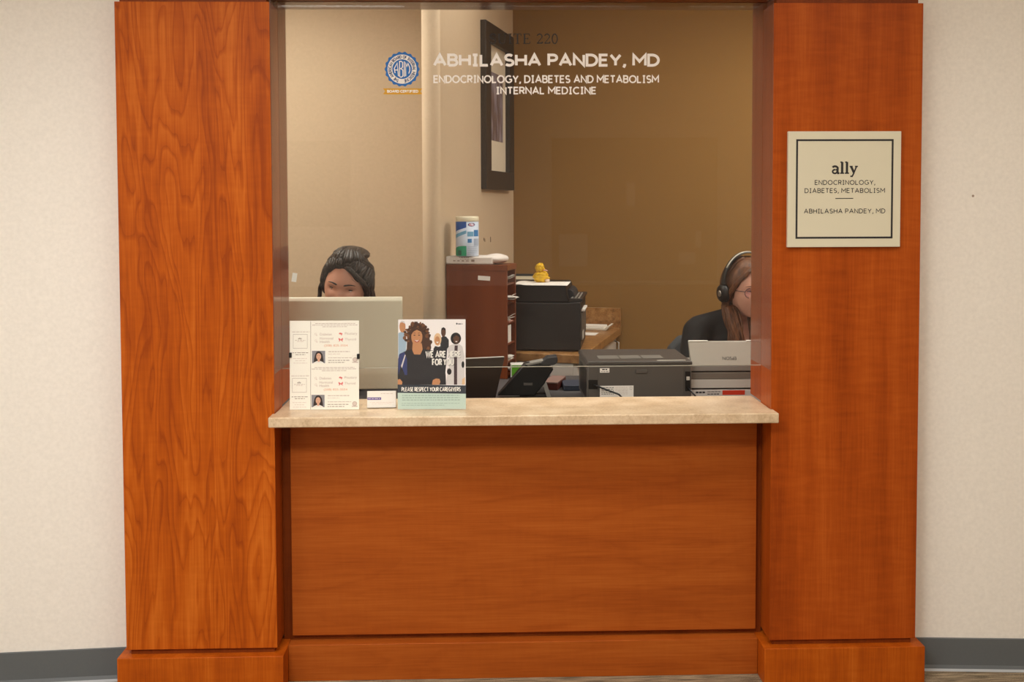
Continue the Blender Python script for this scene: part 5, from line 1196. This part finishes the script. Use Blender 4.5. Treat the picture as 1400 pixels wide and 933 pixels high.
# --- worker with the headset, on the right
HY = .98
hp = at(1019.5, 392, HY); base2 = Vector((hp.x-.004, HY+.07, 0)); dz2 = hp.z; RZ2 = math.radians(8); SQ = Matrix.Diagonal((1, 1, .978, 1))
iR = (Matrix.Translation(base2) @ Matrix.Rotation(RZ2, 4, 'Z')).inverted(); hl = iR @ Vector(hp)
headR = Matrix.Translation(hl+Vector((0, 0, -.006))) @ Matrix.Rotation(math.radians(10), 4, 'Z') @ Matrix.Rotation(math.radians(-2), 4, 'Y') @ Matrix.Rotation(math.radians(8), 4, 'X')
A2 = [((-.180, .015, .985), (-.245, -.06, .80), (-.12, -.27, .812)), ((.180, .015, .985), (.245, -.06, .80), (.13, -.27, .812))]
p2 = person('person', 'person with long brown hair and black top wearing a headset at the right', base2, RZ2, headR, SK2, LIP2, A2, [((-.115, -.275, .806), (.15, -1, 0), -1), ((.125, -.275, .806), (-.12, -1, 0), 1)], (0, .02, 1.02))
eyes(p2, headR, (.1, -1, -.6), .12, SK2, EYEW, IRISM, LASH, BROW2)
b = B(); rl = random.Random(33)
def edge2(th): return sm(abs(th), [(0, 46), (20, 50), (45, 66), (64, 88), (78, 108), (95, 128), (130, 138), (180, 140)])
scalp(b, headR, .010, edge2, .03, 8)
old = b.M; b.M = headR
for i in range(190):                                   # combed from the parting down each side and behind the ears
    s_ = 1 if i % 2 else -1; f = rl.random(); t1 = 8+165*f; e1 = edge2(min(170, 52+90*f))
    tail = [Vector(skull(s_*(92+40*f), 118, .012))+Vector((s_*(.003+.006*rl.random()), .002, -.03)), Vector(skull(s_*(92+40*f), 118, .012))+Vector((s_*(.004+.008*rl.random()), .0, -.07))] if f < .85 else []
    if f < .35: way = [(s_*(6+20*f), 40+8*rl.random()-30*f), (s_*(34+20*f), 52), (s_*(58+16*f), 72), (s_*(78+22*f), 98), (s_*(92+40*f), 118)]
    else: way = [(s_*t1, 4), (s_*(60+90*f), 34), (s_*(74+80*f), 70), (s_*(86+60*f), 98), (s_*(92+40*f), 118)]
    comb(b, way, .009+.005*rl.random(), rl.uniform(.0045, .0075), rl, .12, tail)
b.M = old
TO = hl.z
for i in range(210):                                   # long lengths falling over the shoulders and chest
    s_ = -1 if i % 3 else 1; f = rl.random(); a0 = headR @ Vector(skull(s_*(88+42*f), 100, .010)); a1 = headR @ (Vector(skull(s_*(90+42*f), 118, .012))+Vector((s_*.006*rl.random(), 0, -.035)))
    w_ = .014*math.sin(i*1.7); sp = rl.random(); x2 = a1.x+s_*(.016*sp-.030*rl.random()); yy = -.055-.060*(1-f)
    lock(b, [a0, a1, (x2+w_*.3, min(a1.y, .0)*.6+yy*.4, 1.075), (x2+w_-s_*.006, yy-.012, 1.01), (x2+w_*.6-s_*(.040*sp-.010), yy-.034, .93), (x2-w_*.5-s_*(.055*sp-.020), yy-.036, .86-.09*rl.random())], rl.uniform(.0042, .0078), 7)
b.obj('hair', HAIR2, p2)
b = B(SQ); torso(b, .010); arms(b, [(s, e, Vector(e).lerp(Vector(w_), .85)) for s, e, w_ in A2], .010)
top2 = fuse(b, .008, 'black_top', None, plain('black knit', srgb(13, 12, 13), .85, noise=.25, nscale=400), 4)
cut_neck(top2, [((.012, 0, .90), (1, 0, -.5)), ((-.012, 0, .90), (1, 0, .5)), ((0, .03, 0), (0, 1, 0)), ((.072, 0, 0), (1, 0, 0)), ((-.072, 0, 0), (1, 0, 0)), ((0, 0, 1.055), (0, 0, 1))], lambda c: (c.z > .876 and c.y < .03 and abs(c.x) < min(.072, .012+(c.z-.90)*.50)) or (c.z > 1.055 and abs(c.x) < .072)); top2.parent = p2
b = B(); legs(b, .010); b.ball((0, .03, .55), (.178, .140, .115), 24, 14); fuse(b, .010, 'trousers', p2, plain('dark trousers', srgb(40, 40, 48), .85), 3)
ch2 = copy_tree(tr1); ch2.location = (base2.x+.0, base2.y+.03, 0); ch2.rotation_euler.z = RZ2+math.radians(2); ch2['label'] = 'grey fabric office chair under the worker wearing the headset'

# headset and spectacles
W2 = Matrix.Translation(base2) @ Matrix.Rotation(RZ2, 4, 'Z') @ headR
t = thing('headset', 'black headset with silver topped band on the right worker', 'headset', W2.translation); t.rotation_euler = W2.to_euler()
b = B(); n = 28; band = []
for i in range(n+1):
    a = math.radians(-12+204*i/n); band.append((.100*math.cos(a), .012, .018+.127*math.sin(a) if math.sin(a) > 0 else .018+.05*math.sin(a)))
def strap(b, pts, w_, th):
    n = len(pts); vs = []
    for p in pts:
        p = Vector(p); o = Vector((p.x, 0, p.z)).normalized()
        for (dy, k) in ((-.5, 0), (-.38, .8), (0, 1.15), (.38, .8), (.5, 0), (0, -.3)): vs.append(p+Vector((0, dy*w_, 0))+o*(th*k))
    fs = [(6*i+j, 6*i+(j+1) % 6, 6*i+6+(j+1) % 6, 6*i+6+j) for i in range(n-1) for j in range(6)]+[tuple(range(6)), tuple(range(6*n-1, 6*n-7, -1))]
    v, f = b._add(vs, fs, 0, True); bmesh.ops.recalc_face_normals(b.bm, faces=f)
strap(b, band, .026, .005); b.obj('headband', BLACK, t)
b = B(); strap(b, [(x*1.052, y-.004, z*1.0+.0052*math.sin(math.radians(-12+204*i/n))) for i, (x, y, z) in enumerate(band) if 6 <= i <= 22], .010, .0015); b.obj('silver_band', SILVER, t)
for s in (-1, 1):
    b = B(Matrix.Translation((s*.0985, .012, -.018)) @ Matrix.Rotation(s*PI/2, 4, 'Y')); b.lathe([(.030, -.014), (.037, -.010), (.038, .002), (.033, .010), (.020, .015), (.001, .016)], 32); e = b.obj('ear_cup', BLACK, t)
    b = B(Matrix.Translation((s*.0985, .012, -.018)) @ Matrix.Rotation(s*PI/2, 4, 'Y')); b.lathe([(.013, .0152), (.013, .0168), (.006, .0172)], 20); b.obj('cap_disc', CHROME, e)
b = B(); b.tube([(.104, .0, -.03), (.102, -.045, -.055), (.075, -.095, -.075), (.045, -.115, -.078)], .0022, 8); b.ball((.040, -.117, -.078), (.009, .007, .006), 12, 8); b.obj('boom_microphone', BLACK, t)
t = thing('spectacles', 'thin dark framed spectacles on the worker with the headset', 'spectacles', W2.translation); t.rotation_euler = W2.to_euler()
SPEC = plain('dark violet frame', srgb(58, 40, 52), .3)
b = B()
for s in (-1, 1):
    cy = face_y(s*.032, 0)-.0135+.004
    ring = [(s*.033+.0235*math.cos(2*PI*i/28), cy-.002+abs(s*.033+.0235*math.cos(2*PI*i/28))*.16, .000+.0205*math.sin(2*PI*i/28)) for i in range(29)]
    b.tube(ring, .0013, 6, 0, False)
    ex = s*.0565; b.tube([(ex, cy+.008, .006), (s*.0745, cy+.030, .006), (s*.081, -.005, .0), (s*.082, .012, -.008)], .0014, 6)
b.tube([(-.0098, face_y(0, .004)-.006, .004), (0, face_y(0, .006)-.004, .007), (.0098, face_y(0, .004)-.006, .004)], .0012, 6); b.obj('rims', SPEC, t)
b = B()
for s in (-1, 1):
    cy = face_y(s*.032, 0)-.0135+.004; b.poly([(s*.033+.0228*math.cos(2*PI*i/28), cy-.002+abs(s*.033+.0228*math.cos(2*PI*i/28))*.16, .0198*math.sin(2*PI*i/28)) for i in range(28)])
b.obj('lens', glassmat('violet coated lens', (.94, .88, .97), .02, 1.0), t)
